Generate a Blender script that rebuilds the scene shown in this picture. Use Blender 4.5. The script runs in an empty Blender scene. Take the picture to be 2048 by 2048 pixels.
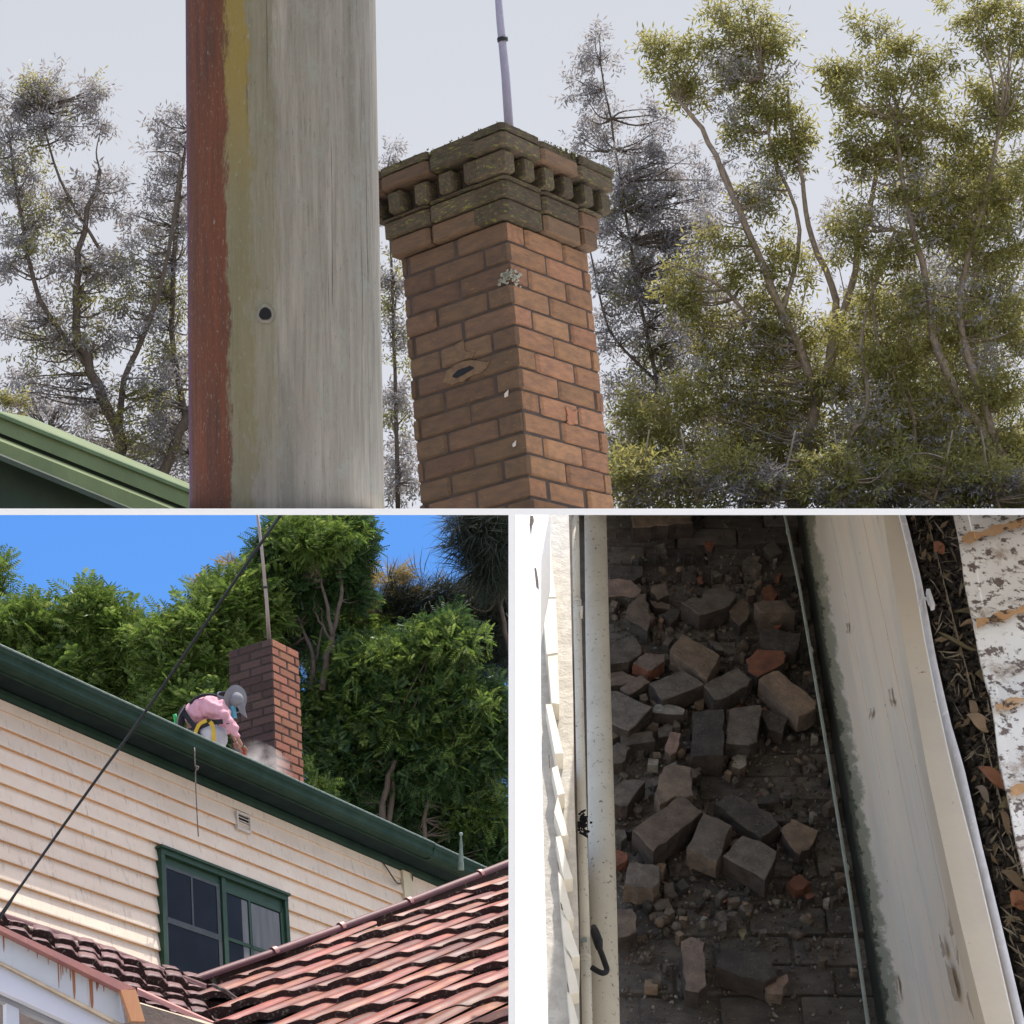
import bpy, bmesh, math, random
import numpy as np
from mathutils import Matrix, Vector
random.seed(7); rng = np.random.default_rng(11)
scene = bpy.context.scene
# ---------------------------------------------------------------- camera frame
F = 2000.0                                    # focal length in pixels of a 1024 px picture
def nrm(a):
    a = np.asarray(a, float); return a / np.linalg.norm(a)
def arr(*a): return np.array(a, float)
UP = nrm((-.125, .894, .547))                 # true vertical seen from the camera (camera looks up at the roofs)
FWD = nrm(arr(0, 0, 1) - UP[2] * UP)
RGT = np.cross(UP, FWD)
RW = np.array([RGT, FWD, UP])                 # camera frame (x right, y up, z ahead) -> world
if np.linalg.det(RW) * -1 < 0: pass
EYE = arr(0, 0, 1.6)
def W(p): return np.asarray(p, float) @ RW.T + EYE
def Wd(d): return np.asarray(d, float) @ RW.T
def ray(u, v): return arr((u - 512) / F, (512 - v) / F, 1)
def P(u, v, z): return ray(u, v) * z
def hit(u, v, p0, n):
    r = ray(u, v); return r * (np.dot(p0, n) / np.dot(r, n))
def loc(u, v):
    ez = nrm(ray(u, v)); ex = nrm(arr(1, 0, 0) - ez * ez[0]); ey = arr(0, 1, 0) - ez * ez[1]; ey = nrm(ey - ex * np.dot(ey, ex)); return np.array([ex, ey, ez])
def idir(u, v, a, b, c):                      # direction that runs (a, b up) in the picture at a pixel and recedes at rate c
    return arr(a + c * (u - 512) / F, b + c * (512 - v) / F, c)
def zl(o, s, pts): return [(o[0] + x / s, o[1] + y / s) for x, y in pts]

cam_d = bpy.data.cameras.new('camera'); cam = bpy.data.objects.new('camera', cam_d)
scene.collection.objects.link(cam); scene.camera = cam
cam_d.sensor_width = 36; cam_d.lens = 36 * F / 1024; cam_d.clip_start = .1; cam_d.clip_end = 2000
cx, cy, cz = Wd((1, 0, 0)), Wd((0, 1, 0)), Wd((0, 0, -1))
m = Matrix.Identity(4)
for i in range(3):
    m[i][0], m[i][1], m[i][2], m[i][3] = cx[i], cy[i], cz[i], EYE[i]
cam.matrix_world = m
# ---------------------------------------------------------------- light
SUN = nrm(Wd(.965 * UP + .205 * arr(.834, .368, -.411) + .15 * arr(.539, -.383, .750)))   # towards the sun
el = math.asin(SUN[2]); az = math.atan2(SUN[0], SUN[1])
world = bpy.data.worlds.new('World'); scene.world = world; world.use_nodes = True
wn = world.node_tree; bg = wn.nodes['Background']; sk = wn.nodes.new('ShaderNodeTexSky')
sk.sky_type = 'NISHITA'; sk.sun_disc = False; sk.sun_elevation = el; sk.sun_rotation = az
sk.dust_density = 3.0; sk.air_density = 1.0; sk.ozone_density = 1.0
wn.links.new(sk.outputs[0], bg.inputs[0]); bg.inputs[1].default_value = .15
sd = bpy.data.lights.new('sun', 'SUN'); sd.energy = 3.2; sd.angle = math.radians(.5); sd.color = (1, .95, .87)
so = bpy.data.objects.new('sun', sd); scene.collection.objects.link(so)
so.rotation_euler = Vector(SUN).to_track_quat('Z', 'Y').to_euler(); so.location = (0, 0, 60)
vs = scene.view_settings; scene.display_settings.display_device = 'sRGB'
vs.view_transform = 'Standard'; vs.look = 'None'; vs.gamma = 1; vs.exposure = 1.0; vs.use_curve_mapping = False
scene.render.engine = 'CYCLES'
scene.render.resolution_x = scene.render.resolution_y = 1024
scene.cycles.volume_bounces = 1

# ---------------------------------------------------------------- materials
def new_mat(name):
    mt = bpy.data.materials.new(name); mt.use_nodes = True
    nt = mt.node_tree; return mt, nt, nt.nodes['Principled BSDF']
def rgba(c): return (c[0], c[1], c[2], 1)
class NB:
    def __init__(s, nt): s.nt = nt
    def n(s, t, **k):
        x = s.nt.nodes.new(t)
        for a, b in k.items(): setattr(x, a, b)
        return x
    def l(s, a, b): s.nt.links.new(a, b)
    def coord(s, scale=(1, 1, 1), rnd=True, rot=(0, 0, 0)):
        tc = s.n('ShaderNodeTexCoord'); mp = s.n('ShaderNodeMapping')
        mp.inputs['Scale'].default_value = scale; mp.inputs['Rotation'].default_value = rot
        if rnd:
            oi = s.n('ShaderNodeObjectInfo'); mu = s.n('ShaderNodeMath', operation='MULTIPLY'); mu.inputs[1].default_value = 37
            s.l(oi.outputs['Random'], mu.inputs[0]); s.l(mu.outputs[0], mp.inputs['Location'])
        s.l(tc.outputs['Object'], mp.inputs['Vector']); return mp.outputs[0]
    def noise(s, vec, scale, detail=5, rough=.6):
        x = s.n('ShaderNodeTexNoise'); x.inputs['Scale'].default_value = scale; x.inputs['Detail'].default_value = detail
        x.inputs['Roughness'].default_value = rough; s.l(vec, x.inputs['Vector']); return x.outputs['Fac']
    def ramp(s, fac, a, b, c0=(0, 0, 0), c1=(1, 1, 1), mid=None):
        r = s.n('ShaderNodeValToRGB'); e = r.color_ramp.elements
        e[0].position = a; e[0].color = rgba(c0); e[1].position = b; e[1].color = rgba(c1)
        if mid: x = e.new(mid[0]); x.color = rgba(mid[1])
        s.l(fac, r.inputs[0]); return r.outputs[0]
    def mix(s, fac, a, b, mode='MIX'):
        x = s.n('ShaderNodeMix', data_type='RGBA', blend_type=mode)
        for v, i in ((fac, 0), (a, 6), (b, 7)):
            if isinstance(v, (int, float)): x.inputs[i].default_value = v
            elif isinstance(v, tuple): x.inputs[i].default_value = rgba(v)
            else: s.l(v, x.inputs[i])
        return x.outputs[2]
def surf(name, c, c2=None, scale=8, stretch=(1, 1, 1), rough=.8, bump=.3, bscale=40, var=.0, spots=None, spec=.3,
         spot_scale=20, spot_at=(.62, .68), metal=0, bdist=.01, rot=(0, 0, 0), layer=None):
    """generic weathered surface: two-tone noise, optional spots layer, per-object variation, fine relief"""
    mt, nt, pb = new_mat(name); b = NB(nt)
    vec = b.coord(stretch, True, rot)
    c2 = c2 or tuple(x * .8 for x in c)
    col = b.ramp(b.noise(vec, scale), .35, .65, c, c2)
    if layer:                                   # (colour, scale, low, high, stretch)
        v2 = b.coord(layer[4], True, rot)
        col = b.mix(b.ramp(b.noise(v2, layer[1], 6, .7), layer[2], layer[3]), col, layer[0])
    if spots:
        col = b.mix(b.ramp(b.noise(vec, spot_scale, 6, .65), spot_at[0], spot_at[1]), col, spots)
    if var:
        oi = b.n('ShaderNodeObjectInfo'); hs = b.n('ShaderNodeHueSaturation')
        mr = b.n('ShaderNodeMapRange'); mr.inputs[3].default_value = 1 - var; mr.inputs[4].default_value = 1 + var
        b.l(oi.outputs['Random'], mr.inputs[0]); b.l(mr.outputs[0], hs.inputs['Value'])
        ml = b.n('ShaderNodeMath', operation='MULTIPLY'); ml.inputs[1].default_value = 7.31
        fr = b.n('ShaderNodeMath', operation='FRACT'); b.l(oi.outputs['Random'], ml.inputs[0]); b.l(ml.outputs[0], fr.inputs[0])
        m2 = b.n('ShaderNodeMapRange'); m2.inputs[3].default_value = .5 - var * .03; m2.inputs[4].default_value = .5 + var * .03
        b.l(fr.outputs[0], m2.inputs[0]); b.l(m2.outputs[0], hs.inputs['Hue']); b.l(col, hs.inputs['Color']); col = hs.outputs[0]
    b.l(col, pb.inputs['Base Color'])
    pb.inputs['Roughness'].default_value = rough; pb.inputs['Specular IOR Level'].default_value = spec
    pb.inputs['Metallic'].default_value = metal
    if bump:
        bm_ = b.n('ShaderNodeBump'); bm_.inputs['Strength'].default_value = bump; bm_.inputs['Distance'].default_value = bdist
        b.l(b.noise(vec, bscale, 6, .7), bm_.inputs['Height']); b.l(bm_.outputs[0], pb.inputs['Normal'])
    return mt
def leaf_mat(name, cols, rough=.5, trans=.35):
    mt, nt, pb = new_mat(name); b = NB(nt)
    g = b.n('ShaderNodeNewGeometry'); r = b.n('ShaderNodeValToRGB'); r.color_ramp.interpolation = 'LINEAR'
    e = r.color_ramp.elements
    while len(e) < len(cols): e.new(.5)
    for i, c in enumerate(cols): e[i].position = i / (len(cols) - 1); e[i].color = rgba(c)
    b.l(g.outputs['Random Per Island'], r.inputs[0])
    b.l(r.outputs[0], pb.inputs['Base Color']); pb.inputs['Roughness'].default_value = rough
    pb.inputs['Specular IOR Level'].default_value = .35
    tr = b.n('ShaderNodeBsdfTranslucent'); ms = b.n('ShaderNodeMixShader'); ms.inputs[0].default_value = trans
    hs = b.n('ShaderNodeHueSaturation'); hs.inputs['Value'].default_value = 1.25; hs.inputs['Hue'].default_value = .485
    b.l(r.outputs[0], hs.inputs['Color']); b.l(hs.outputs[0], tr.inputs[0])
    out = nt.nodes['Material Output']
    b.l(pb.outputs[0], ms.inputs[1]); b.l(tr.outputs[0], ms.inputs[2]); b.l(ms.outputs[0], out.inputs[0])
    return mt
# ---------------------------------------------------------------- mesh helpers (vertices are given in the camera frame)
def raw_mesh(name, V, faces, mat=None, smooth=False, uvs=None):
    me = bpy.data.meshes.new(name); V = np.asarray(V, float)
    if isinstance(faces, np.ndarray):
        k = faces.shape[1]; n = len(faces)
        me.vertices.add(len(V)); me.vertices.foreach_set('co', V.ravel())
        me.loops.add(n * k); me.loops.foreach_set('vertex_index', faces.ravel().astype(np.int32))
        me.polygons.add(n); me.polygons.foreach_set('loop_start', np.arange(0, n * k, k, dtype=np.int32))
        me.polygons.foreach_set('loop_total', np.full(n, k, dtype=np.int32))
        me.update(calc_edges=True); me.validate()
    else:
        me.from_pydata([tuple(v) for v in V], [], [tuple(f) for f in faces]); me.update()
    for mt in (mat if isinstance(mat, (list, tuple)) else [mat]):
        if mt: me.materials.append(mt)
    if smooth: me.polygons.foreach_set('use_smooth', [True] * len(me.polygons))
    return me
BASE = {}
def fix_normals(me):
    bm = bmesh.new(); bm.from_mesh(me); bmesh.ops.recalc_face_normals(bm, faces=bm.faces); bm.to_mesh(me); bm.free()
def thing(name, label, cat, base, group=None, kind=None):
    o = bpy.data.objects.new(name, None); scene.collection.objects.link(o)
    w = W(base); o.location = w; o.empty_display_size = .2; BASE[o.name] = w
    tag(o, label, cat, group, kind); return o
def tag(o, label=None, cat=None, group=None, kind=None):
    if label: o['label'] = label
    if cat: o['category'] = cat
    if group: o['group'] = group
    if kind: o['kind'] = kind
    return o
def mk(name, V, faces, mat, parent=None, smooth=False, norm=True):
    V = W(V)
    if parent is None: b0 = np.array([V[:, 0].mean(), V[:, 1].mean(), V[:, 2].min()])
    else: b0 = BASE[parent.name]
    me = raw_mesh(name, V - b0, faces, mat, smooth)
    if norm and len(me.polygons) < 20000: fix_normals(me)
    o = bpy.data.objects.new(name, me); scene.collection.objects.link(o)
    if parent is None: o.location = b0
    else: o.parent = parent
    BASE[o.name] = b0
    return o
def inst(name, me, origin, ax, ay, az_, parent):
    """place shared mesh data: columns ax, ay, az_ in the camera frame"""
    o = bpy.data.objects.new(name, me); scene.collection.objects.link(o); o.parent = parent
    w = W(origin) - BASE[parent.name]; a, b_, c = Wd(ax), Wd(ay), Wd(az_)
    mm = Matrix.Identity(4)
    for i in range(3): mm[i][0], mm[i][1], mm[i][2], mm[i][3] = a[i], b_[i], c[i], w[i]
    o.matrix_parent_inverse = mm; BASE[o.name] = BASE[parent.name]
    return o
class MB:
    def __init__(s): s.V = []; s.F = []
    def add(s, V, Fc):
        k = len(s.V); s.V += [np.asarray(v, float) for v in V]; s.F += [tuple(i + k for i in f) for f in Fc]
    def box(s, o, a, b, c):                   # corner + three edge vectors
        o, a, b, c = map(lambda t: np.asarray(t, float), (o, a, b, c))
        s.add([o, o + a, o + a + b, o + b, o + c, o + a + c, o + a + b + c, o + b + c],
              [(0, 3, 2, 1), (4, 5, 6, 7), (0, 1, 5, 4), (1, 2, 6, 5), (2, 3, 7, 6), (3, 0, 4, 7)])
    def prism(s, pts, d):
        n = len(pts); d = np.asarray(d, float); pts = [np.asarray(p, float) for p in pts]
        s.add(pts + [p + d for p in pts], [tuple(range(n)), tuple(range(2 * n - 1, n - 1, -1))] +
              [(i, (i + 1) % n, n + (i + 1) % n, n + i) for i in range(n)])
    def tube(s, pts, r, n=8, cap=True, flat=1.0, side=None):
        pts = [np.asarray(p, float) for p in pts]; rr = r if hasattr(r, '__len__') else [r] * len(pts)
        k = len(s.V); V = []; Fc = []
        t0 = pts[1] - pts[0]; a = np.asarray(side, float) if side is not None else np.cross(t0, (.13, .2, 1.0))
        for i, p in enumerate(pts):
            t = nrm(pts[min(i + 1, len(pts) - 1)] - pts[max(i - 1, 0)])
            a = nrm(a - t * np.dot(a, t)); b = np.cross(t, a)
            for j in range(n):
                th = 2 * math.pi * j / n; V.append(p + (a * math.cos(th) + b * math.sin(th) * flat) * rr[i])
        for i in range(len(pts) - 1):
            for j in range(n):
                Fc.append((i * n + j, i * n + (j + 1) % n, (i + 1) * n + (j + 1) % n, (i + 1) * n + j))
        if cap: Fc += [tuple(range(n)), tuple(range((len(pts) - 1) * n, len(pts) * n))]
        s.add(V, Fc)
    def sheet(s, grid):                       # grid[i][j] of points
        n, m_ = len(grid), len(grid[0])
        s.add([p for r in grid for p in r], [(i * m_ + j, i * m_ + j + 1, (i + 1) * m_ + j + 1, (i + 1) * m_ + j) for i in range(n - 1) for j in range(m_ - 1)])
    def build(s, name, mat, parent=None, smooth=False): return mk(name, np.array(s.V), s.F, mat, parent, smooth)
def chamfer_unit(c=.06):
    bm = bmesh.new(); bmesh.ops.create_cube(bm, size=1)
    bmesh.ops.translate(bm, verts=bm.verts, vec=(.5, .5, .5))
    bmesh.ops.bevel(bm, geom=bm.edges[:], offset=c, segments=1, affect='EDGES')
    me = bpy.data.meshes.new('brick'); bm.to_mesh(me); bm.free(); return me
def bezier(pts, n=12):
    """catmull-rom through pts"""
    pts = [np.asarray(p, float) for p in pts]; q = [2 * pts[0] - pts[1]] + pts + [2 * pts[-1] - pts[-2]]; out = []
    for i in range(1, len(q) - 2):
        for k in range(n):
            t = k / n
            out.append(.5 * ((2 * q[i]) + (-q[i - 1] + q[i + 1]) * t + (2 * q[i - 1] - 5 * q[i] + 4 * q[i + 1] - q[i + 2]) * t * t + (-q[i - 1] + 3 * q[i] - 3 * q[i + 1] + q[i + 2]) * t ** 3))
    out.append(pts[-1]); return out
def scatter(tv, tf, pos, rot, sc):
    """instances of a template joined in one vertex array; pos (m,3), rot (m,3,3) rows=axes, sc (m,) or (m,3)"""
    m_ = len(pos); sc = np.asarray(sc); sc = sc[:, None, None] if sc.ndim == 1 else sc[:, None, :]
    V = (tv[None] * sc) @ rot + pos[:, None, :]
    Fc = tf[None] + (np.arange(m_) * len(tv))[:, None, None]
    return V.reshape(-1, 3), Fc.reshape(-1, tf.shape[1])
def rand_rot(m_, main=None, spread=1.0):
    d = rng.normal(size=(m_, 3)) * spread
    if main is not None: d = d + main
    d /= np.linalg.norm(d, axis=1)[:, None]
    e = rng.normal(size=(m_, 3)); e -= d * (e * d).sum(1)[:, None]; e /= np.linalg.norm(e, axis=1)[:, None]
    return np.stack([d, e, np.cross(d, e)], 1)
# ---------------------------------------------------------------- materials used in the three bays
M = {}
M['board'] = surf('cream_weatherboard', (.63, .50, .385), (.68, .555, .44), 3, (1, 1, 1), .6, .12, 30, .05, (.36, .28, .22), .3, 16, (.66, .76), layer=((.27, .225, .19), 7, .56, .78, (4.5, 4.5, .28)))
M['board_edge'] = surf('bounce_lit_board_edge', (.66, .40, .21), (.50, .30, .16), 6, (1, 1, 1), .8, .3, 60, .1, (.20, .13, .09), .2, 14, (.60, .72))  # orange tone stands for light bounced up off the tile roof
M['post'] = surf('yellowed_post_paint', (.60, .50, .33), (.54, .45, .33), 6, bump=.15)
M['green'] = surf('dark_green_paint', (.012, .032, .021), (.022, .046, .032), 5, (1, 1, 1), .7, .15, 30, .0, (.05, .07, .055), .15, 10, (.66, .8))
M['green_trim'] = surf('green_window_paint', (.012, .036, .019), (.020, .050, .028), 8, rough=.55, bump=.15, spec=.3)
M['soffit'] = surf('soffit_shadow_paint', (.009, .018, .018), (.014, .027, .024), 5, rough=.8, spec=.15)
M['lip'] = surf('worn_gutter_lip', (.22, .27, .25), (.12, .17, .14), 20, rough=.5)
M['vent'] = surf('vent_paint', (.58, .50, .43), bump=.1)
M['black'] = surf('black_void', (.012, .012, .014), rough=.9, bump=0)
M['tile'] = surf('glazed_red_roof_tile', (.215, .066, .044), (.125, .040, .034), 4, (1, 1, 1), .5, .2, 40, .38, (.29, .105, .042), .28, 3, (.54, .72), bdist=.004)
M['tile_edge'] = surf('lichen_dark_tile_edge', (.055, .026, .024), (.035, .022, .02), 12, rough=.8, bump=.6, spots=(.20, .19, .15), spot_scale=9, spot_at=(.56, .62))
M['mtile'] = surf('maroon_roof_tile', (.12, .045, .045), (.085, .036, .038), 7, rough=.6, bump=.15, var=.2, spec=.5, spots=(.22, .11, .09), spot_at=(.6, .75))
M['ridge'] = surf('ridge_cap_maroon', (.13, .052, .054), (.10, .04, .044), 6, rough=.55, bump=.2, var=.12, spec=.3)
M['pinkmetal'] = surf('faded_pink_flashing', (.42, .185, .155), (.36, .16, .145), 6, rough=.45, bump=.15, spec=.5, spots=(.5, .27, .2), spot_at=(.6, .8))
M['copper'] = surf('orange_rust_cap', (.50, .19, .11), (.58, .33, .16), 4, (1, 1, .2), .45, .2, 30)
M['white_fascia'] = surf('white_fascia_rust_streaks', (.56, .57, .57), (.62, .63, .64), 3, rough=.55, bump=.1, layer=((.34, .13, .05), 7.5, .60, .70, (1, 1, .035)))
M['rust_streak'] = surf('rust_streak', (.28, .075, .03), (.42, .18, .08), 20, (1, 1, .1), .8, .2)
M['lilac'] = surf('pale_lilac_board', (.62, .62, .68), (.66, .66, .71), 3, rough=.5, bump=.05)
M['beige_trim'] = surf('beige_trim', (.46, .38, .28), (.36, .28, .2), 12)
M['grey_beam'] = surf('grey_beam', (.34, .34, .36), (.40, .40, .42), 5)
M['stucco'] = surf('brown_stucco', (.20, .155, .13), (.15, .12, .10), 10, bump=.6)
M['glass'] = surf('dark_window_glass', (.02, .022, .028), (.03, .032, .04), 3, rough=.06, bump=.02, spec=.2)
M['sash'] = surf('dark_sash', (.035, .04, .04), (.05, .055, .055), 8, rough=.5)
M['curtain'] = surf('grey_curtain', (.10, .105, .11), (.15, .15, .16), 3, (6, 6, .5), .9)
M['cable'] = surf('black_cable', (.012, .012, .014), rough=.5, bump=0)
M['wire'] = surf('brown_wire', (.06, .045, .035), rough=.6, bump=0)
M['rope'] = surf('rope', (.14, .12, .11), (.22, .2, .18), 30)
M['pole_metal'] = surf('weathered_mast', (.34, .30, .28), (.24, .17, .15), 3, (1, 1, .6), .5, .1, metal=.2)
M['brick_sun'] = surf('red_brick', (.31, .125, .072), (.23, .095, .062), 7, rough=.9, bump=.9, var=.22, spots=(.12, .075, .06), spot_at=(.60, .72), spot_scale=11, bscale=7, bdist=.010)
M['brick_shade'] = surf('shade_toned_brick', (.085, .047, .038), (.055, .036, .032), 6, rough=.9, bump=.9, var=.25, spots=(.32, .14, .07), spot_at=(.68, .76), spot_scale=8, bscale=7, bdist=.010)  # dark copy of the red brick, left-face shade put into its colour
M['mortar'] = surf('dark_mortar', (.026, .019, .016), (.045, .033, .026), 15, bump=.6)
M['brick_a'] = surf('orange_brown_brick', (.285, .142, .070), (.185, .098, .056), 3.5, rough=.9, bump=.9, var=.20, spots=(.15, .085, .05), spot_at=(.60, .75), spot_scale=9, bscale=7, bdist=.010)
M['brick_b'] = surf('brown_brick', (.145, .082, .046), (.098, .06, .038), 3.5, rough=.9, bump=.9, var=.22, spots=(.26, .15, .055), spot_at=(.60, .75), spot_scale=7, bscale=7, bdist=.010)
M['brick_moss'] = surf('mossy_brick', (.095, .062, .04), (.050, .044, .026), 6, rough=.95, bump=.7, var=.2, spots=(.17, .17, .035), spot_at=(.56, .66), spot_scale=8, bscale=7, bdist=.010)
M['moss'] = surf('yellow_moss', (.15, .15, .035), (.085, .085, .028), 14, rough=1, bump=.9, bdist=.02)
M['green_roof'] = surf('green_roof_edge', (.085, .115, .042), (.11, .145, .055), 6, rough=.6, bump=.1, spec=.2)
M['green_roof_dark'] = surf('green_fascia_dark', (.010, .020, .009), (.016, .030, .013), 6, rough=.7, bump=.1)
M['bark'] = surf('bark', (.13, .10, .08), (.075, .06, .05), 9, (3, 3, .5), .9, .6)
M['bark_pale'] = surf('pale_gum_bark', (.30, .24, .18), (.17, .135, .105), 6, (3, 3, .5), .8, .3)
M['pink'] = surf('pink_shirt', (.62, .33, .37), (.56, .28, .33), 5, rough=.85, bump=.4, bscale=14, bdist=.02)
M['pants'] = surf('dusty_white_trousers', (.42, .40, .43), (.5, .48, .5), 6, rough=.9, bump=.5, bscale=12, bdist=.02, spots=(.33, .27, .22), spot_at=(.62, .7))
M['skin'] = surf('skin', (.36, .19, .13), rough=.55, bump=0)
M['hat'] = surf('grey_hat', (.17, .17, .185), (.21, .21, .23), 6, rough=.9)
M['hat_black'] = surf('black_cloth', (.02, .02, .024), rough=.9)
M['mask'] = surf('blue_mask', (.10, .33, .45), (.13, .40, .52), 6, rough=.8)
M['yellow'] = surf('yellow_webbing', (.55, .36, .035), (.45, .28, .03), 12, rough=.7)
M['red_plastic'] = surf('red_handle', (.55, .05, .03), rough=.4, bump=0)
M['white'] = surf('clean_white', (.86, .86, .86), (.88, .88, .88), 3, rough=.6, bump=0)
M['zinc'] = surf('white_cowl', (.6, .6, .62), (.45, .45, .47), 6, rough=.5)
# alley
M['a_white'] = surf('sun_bleached_white_paint', (.88, .87, .85), (.86, .84, .80), 6, rough=.7, bump=.3, layer=((.55, .46, .36), 30, .66, .74, (2.5, 1, 1)))
M['a_grain'] = surf('bleached_timber', (.60, .56, .49), (.46, .425, .37), 30, (1, 1, 1), .8, .6, 60)
M['a_cream'] = surf('cream_board_end', (.82, .77, .66), (.72, .66, .55), 8, bump=.2)
M['a_pipe'] = surf('speckled_cream_pipe', (.60, .56, .46), (.52, .48, .39), 6, (1, 1, 1), .6, .15, 60, .03, (.16, .14, .11), .35, 60, (.60, .66))
M['a_pave'] = surf('sooty_paving_brick', (.25, .215, .175), (.14, .12, .10), 3, rough=.95, bump=.9, var=.3, spots=(.20, .18, .155), spot_scale=16, spot_at=(.62, .70), bdist=.02)
M['a_soil'] = surf('black_soil', (.115, .098, .080), (.18, .152, .125), 9, rough=1, bump=1, bdist=.02, spots=(.17, .145, .12), spot_scale=70, spot_at=(.62, .68))
M['a_grit'] = surf('grit', (.09, .075, .062), (.05, .042, .036), 3, rough=1, bump=.5)
for k, c, c2, s in (('grey', (.098, .083, .070), (.072, .061, .052), (.15, .135, .115)), ('dark', (.050, .044, .038), (.035, .031, .028), (.10, .09, .08)),
                    ('tan', (.155, .112, .078), (.115, .088, .066), (.09, .075, .06)), ('red', (.150, .060, .036), (.105, .050, .036), (.07, .05, .04)),
                    ('brown', (.122, .092, .070), (.09, .07, .057), (.065, .055, .048)), ('pinkish', (.185, .125, .10), (.14, .10, .085), (.11, .08, .07)),
                    ('pale', (.19, .175, .15), (.12, .11, .095), (.28, .27, .25))):
    M['r_' + k] = surf('rubble_' + k, tuple(x * y for x, y in zip(c, (1.72, 1.70, 1.62))), tuple(x * y for x, y in zip(c2, (1.3, 1.28, 1.22))), 16, rough=.95, bump=1, bscale=95, var=.15, spots=tuple(x * 1.35 for x in s), spot_scale=75, spot_at=(.57, .66), bdist=.008)
M['a_side'] = surf('dark_brick_side', (.050, .040, .033), (.09, .068, .055), 18, rough=1, bump=1, bscale=90, bdist=.01)  # darker colour for the sides of the rubble pieces
M['a_wall'] = surf('stained_cream_wall', (.46, .40, .32), (.38, .345, .285), 1.3, (1, 1, 1), .6, .15, 30, 0, (.22, .185, .14), .3, 7, (.68, .73))
M['a_mould'] = surf('green_mould_base', (.055, .058, .035), (.025, .026, .02), 7, rough=1, bump=.6, spots=(.20, .20, .14), spot_at=(.6, .7))
M['a_lip'] = surf('galvanised_lip', (.62, .61, .62), (.52, .51, .52), 20, rough=.5, bump=.3, spots=(.8, .78, .7), spot_scale=30)
M['a_trim'] = surf('yellow_cream_trim', (.64, .56, .44), (.58, .51, .41), 3, rough=.6, bump=.2, spots=(.30, .19, .11), spot_at=(.66, .72), spot_scale=18)
M['a_tin'] = surf('speckled_galvanised_sheet', (.90, .88, .84), (.82, .79, .74), 5, rough=.6, bump=.4, spots=(.17, .13, .11), spot_scale=30, spot_at=(.52, .58), layer=((.42, .33, .26), 5, .56, .66, (1, 1, 1)))
M['a_rust'] = surf('orange_rust_band', (.52, .29, .13), (.60, .40, .24), 9, rough=.9, bump=.4, spots=(.10, .07, .05), spot_at=(.56, .6))
M['debris'] = surf('gutter_mulch', (.05, .044, .038), (.08, .07, .06), 18, rough=1, bump=1, bdist=.02)
M['dryleaf'] = surf('dry_leaf', (.34, .24, .15), (.24, .18, .11), 5, rough=.7, bump=.3, var=.3)
M['twig'] = surf('twig', (.17, .14, .105), (.30, .26, .20), 5, rough=.9, bump=.2, var=.3)
M['algae'] = surf('algae_pipe', (.27, .29, .25), (.21, .235, .19), 14, rough=.7, bump=.2, spots=(.05, .05, .04), spot_at=(.68, .75), spot_scale=9)
# leaves
M['frond'] = leaf_mat('bright_feathery_leaf', [(.040, .085, .014), (.105, .170, .030), (.07, .13, .022), (.22, .28, .075)], .38, .42)
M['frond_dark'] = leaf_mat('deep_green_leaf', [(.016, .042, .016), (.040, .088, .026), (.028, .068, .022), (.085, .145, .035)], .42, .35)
M['tips'] = leaf_mat('golden_tip_leaf', [(.12, .13, .03), (.30, .22, .08), (.20, .17, .05), (.36, .27, .12)], .5, .4)
M['needle'] = leaf_mat('casuarina_needle', [(.022, .032, .024), (.045, .06, .045), (.06, .065, .04), (.018, .025, .02)], .6, .2)
M['gum_olive'] = leaf_mat('olive_gum_leaf', [(.15, .145, .045), (.25, .25, .06), (.19, .17, .08), (.36, .36, .10)], .55, .5)  # both gum leaf tones lightened to stand in for haze
M['gum_grey'] = leaf_mat('grey_gum_leaf', [(.18, .16, .16), (.28, .26, .27), (.20, .18, .14), (.40, .39, .42)], .6, .45)
def sky_mat(name, c_lo, c_hi, s=1.0):
    mt = bpy.data.materials.new(name); mt.use_nodes = True; nt = mt.node_tree; nt.nodes.clear(); b = NB(nt)
    tc = b.n('ShaderNodeTexCoord'); sp = b.n('ShaderNodeSeparateXYZ'); b.l(tc.outputs['Generated'], sp.inputs[0])
    r = b.ramp(sp.outputs[2], 0, 1, c_lo, c_hi)
    e = b.n('ShaderNodeEmission'); e.inputs[1].default_value = s; b.l(r, e.inputs[0])
    o = b.n('ShaderNodeOutputMaterial'); b.l(e.outputs[0], o.inputs[0]); return mt

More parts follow.
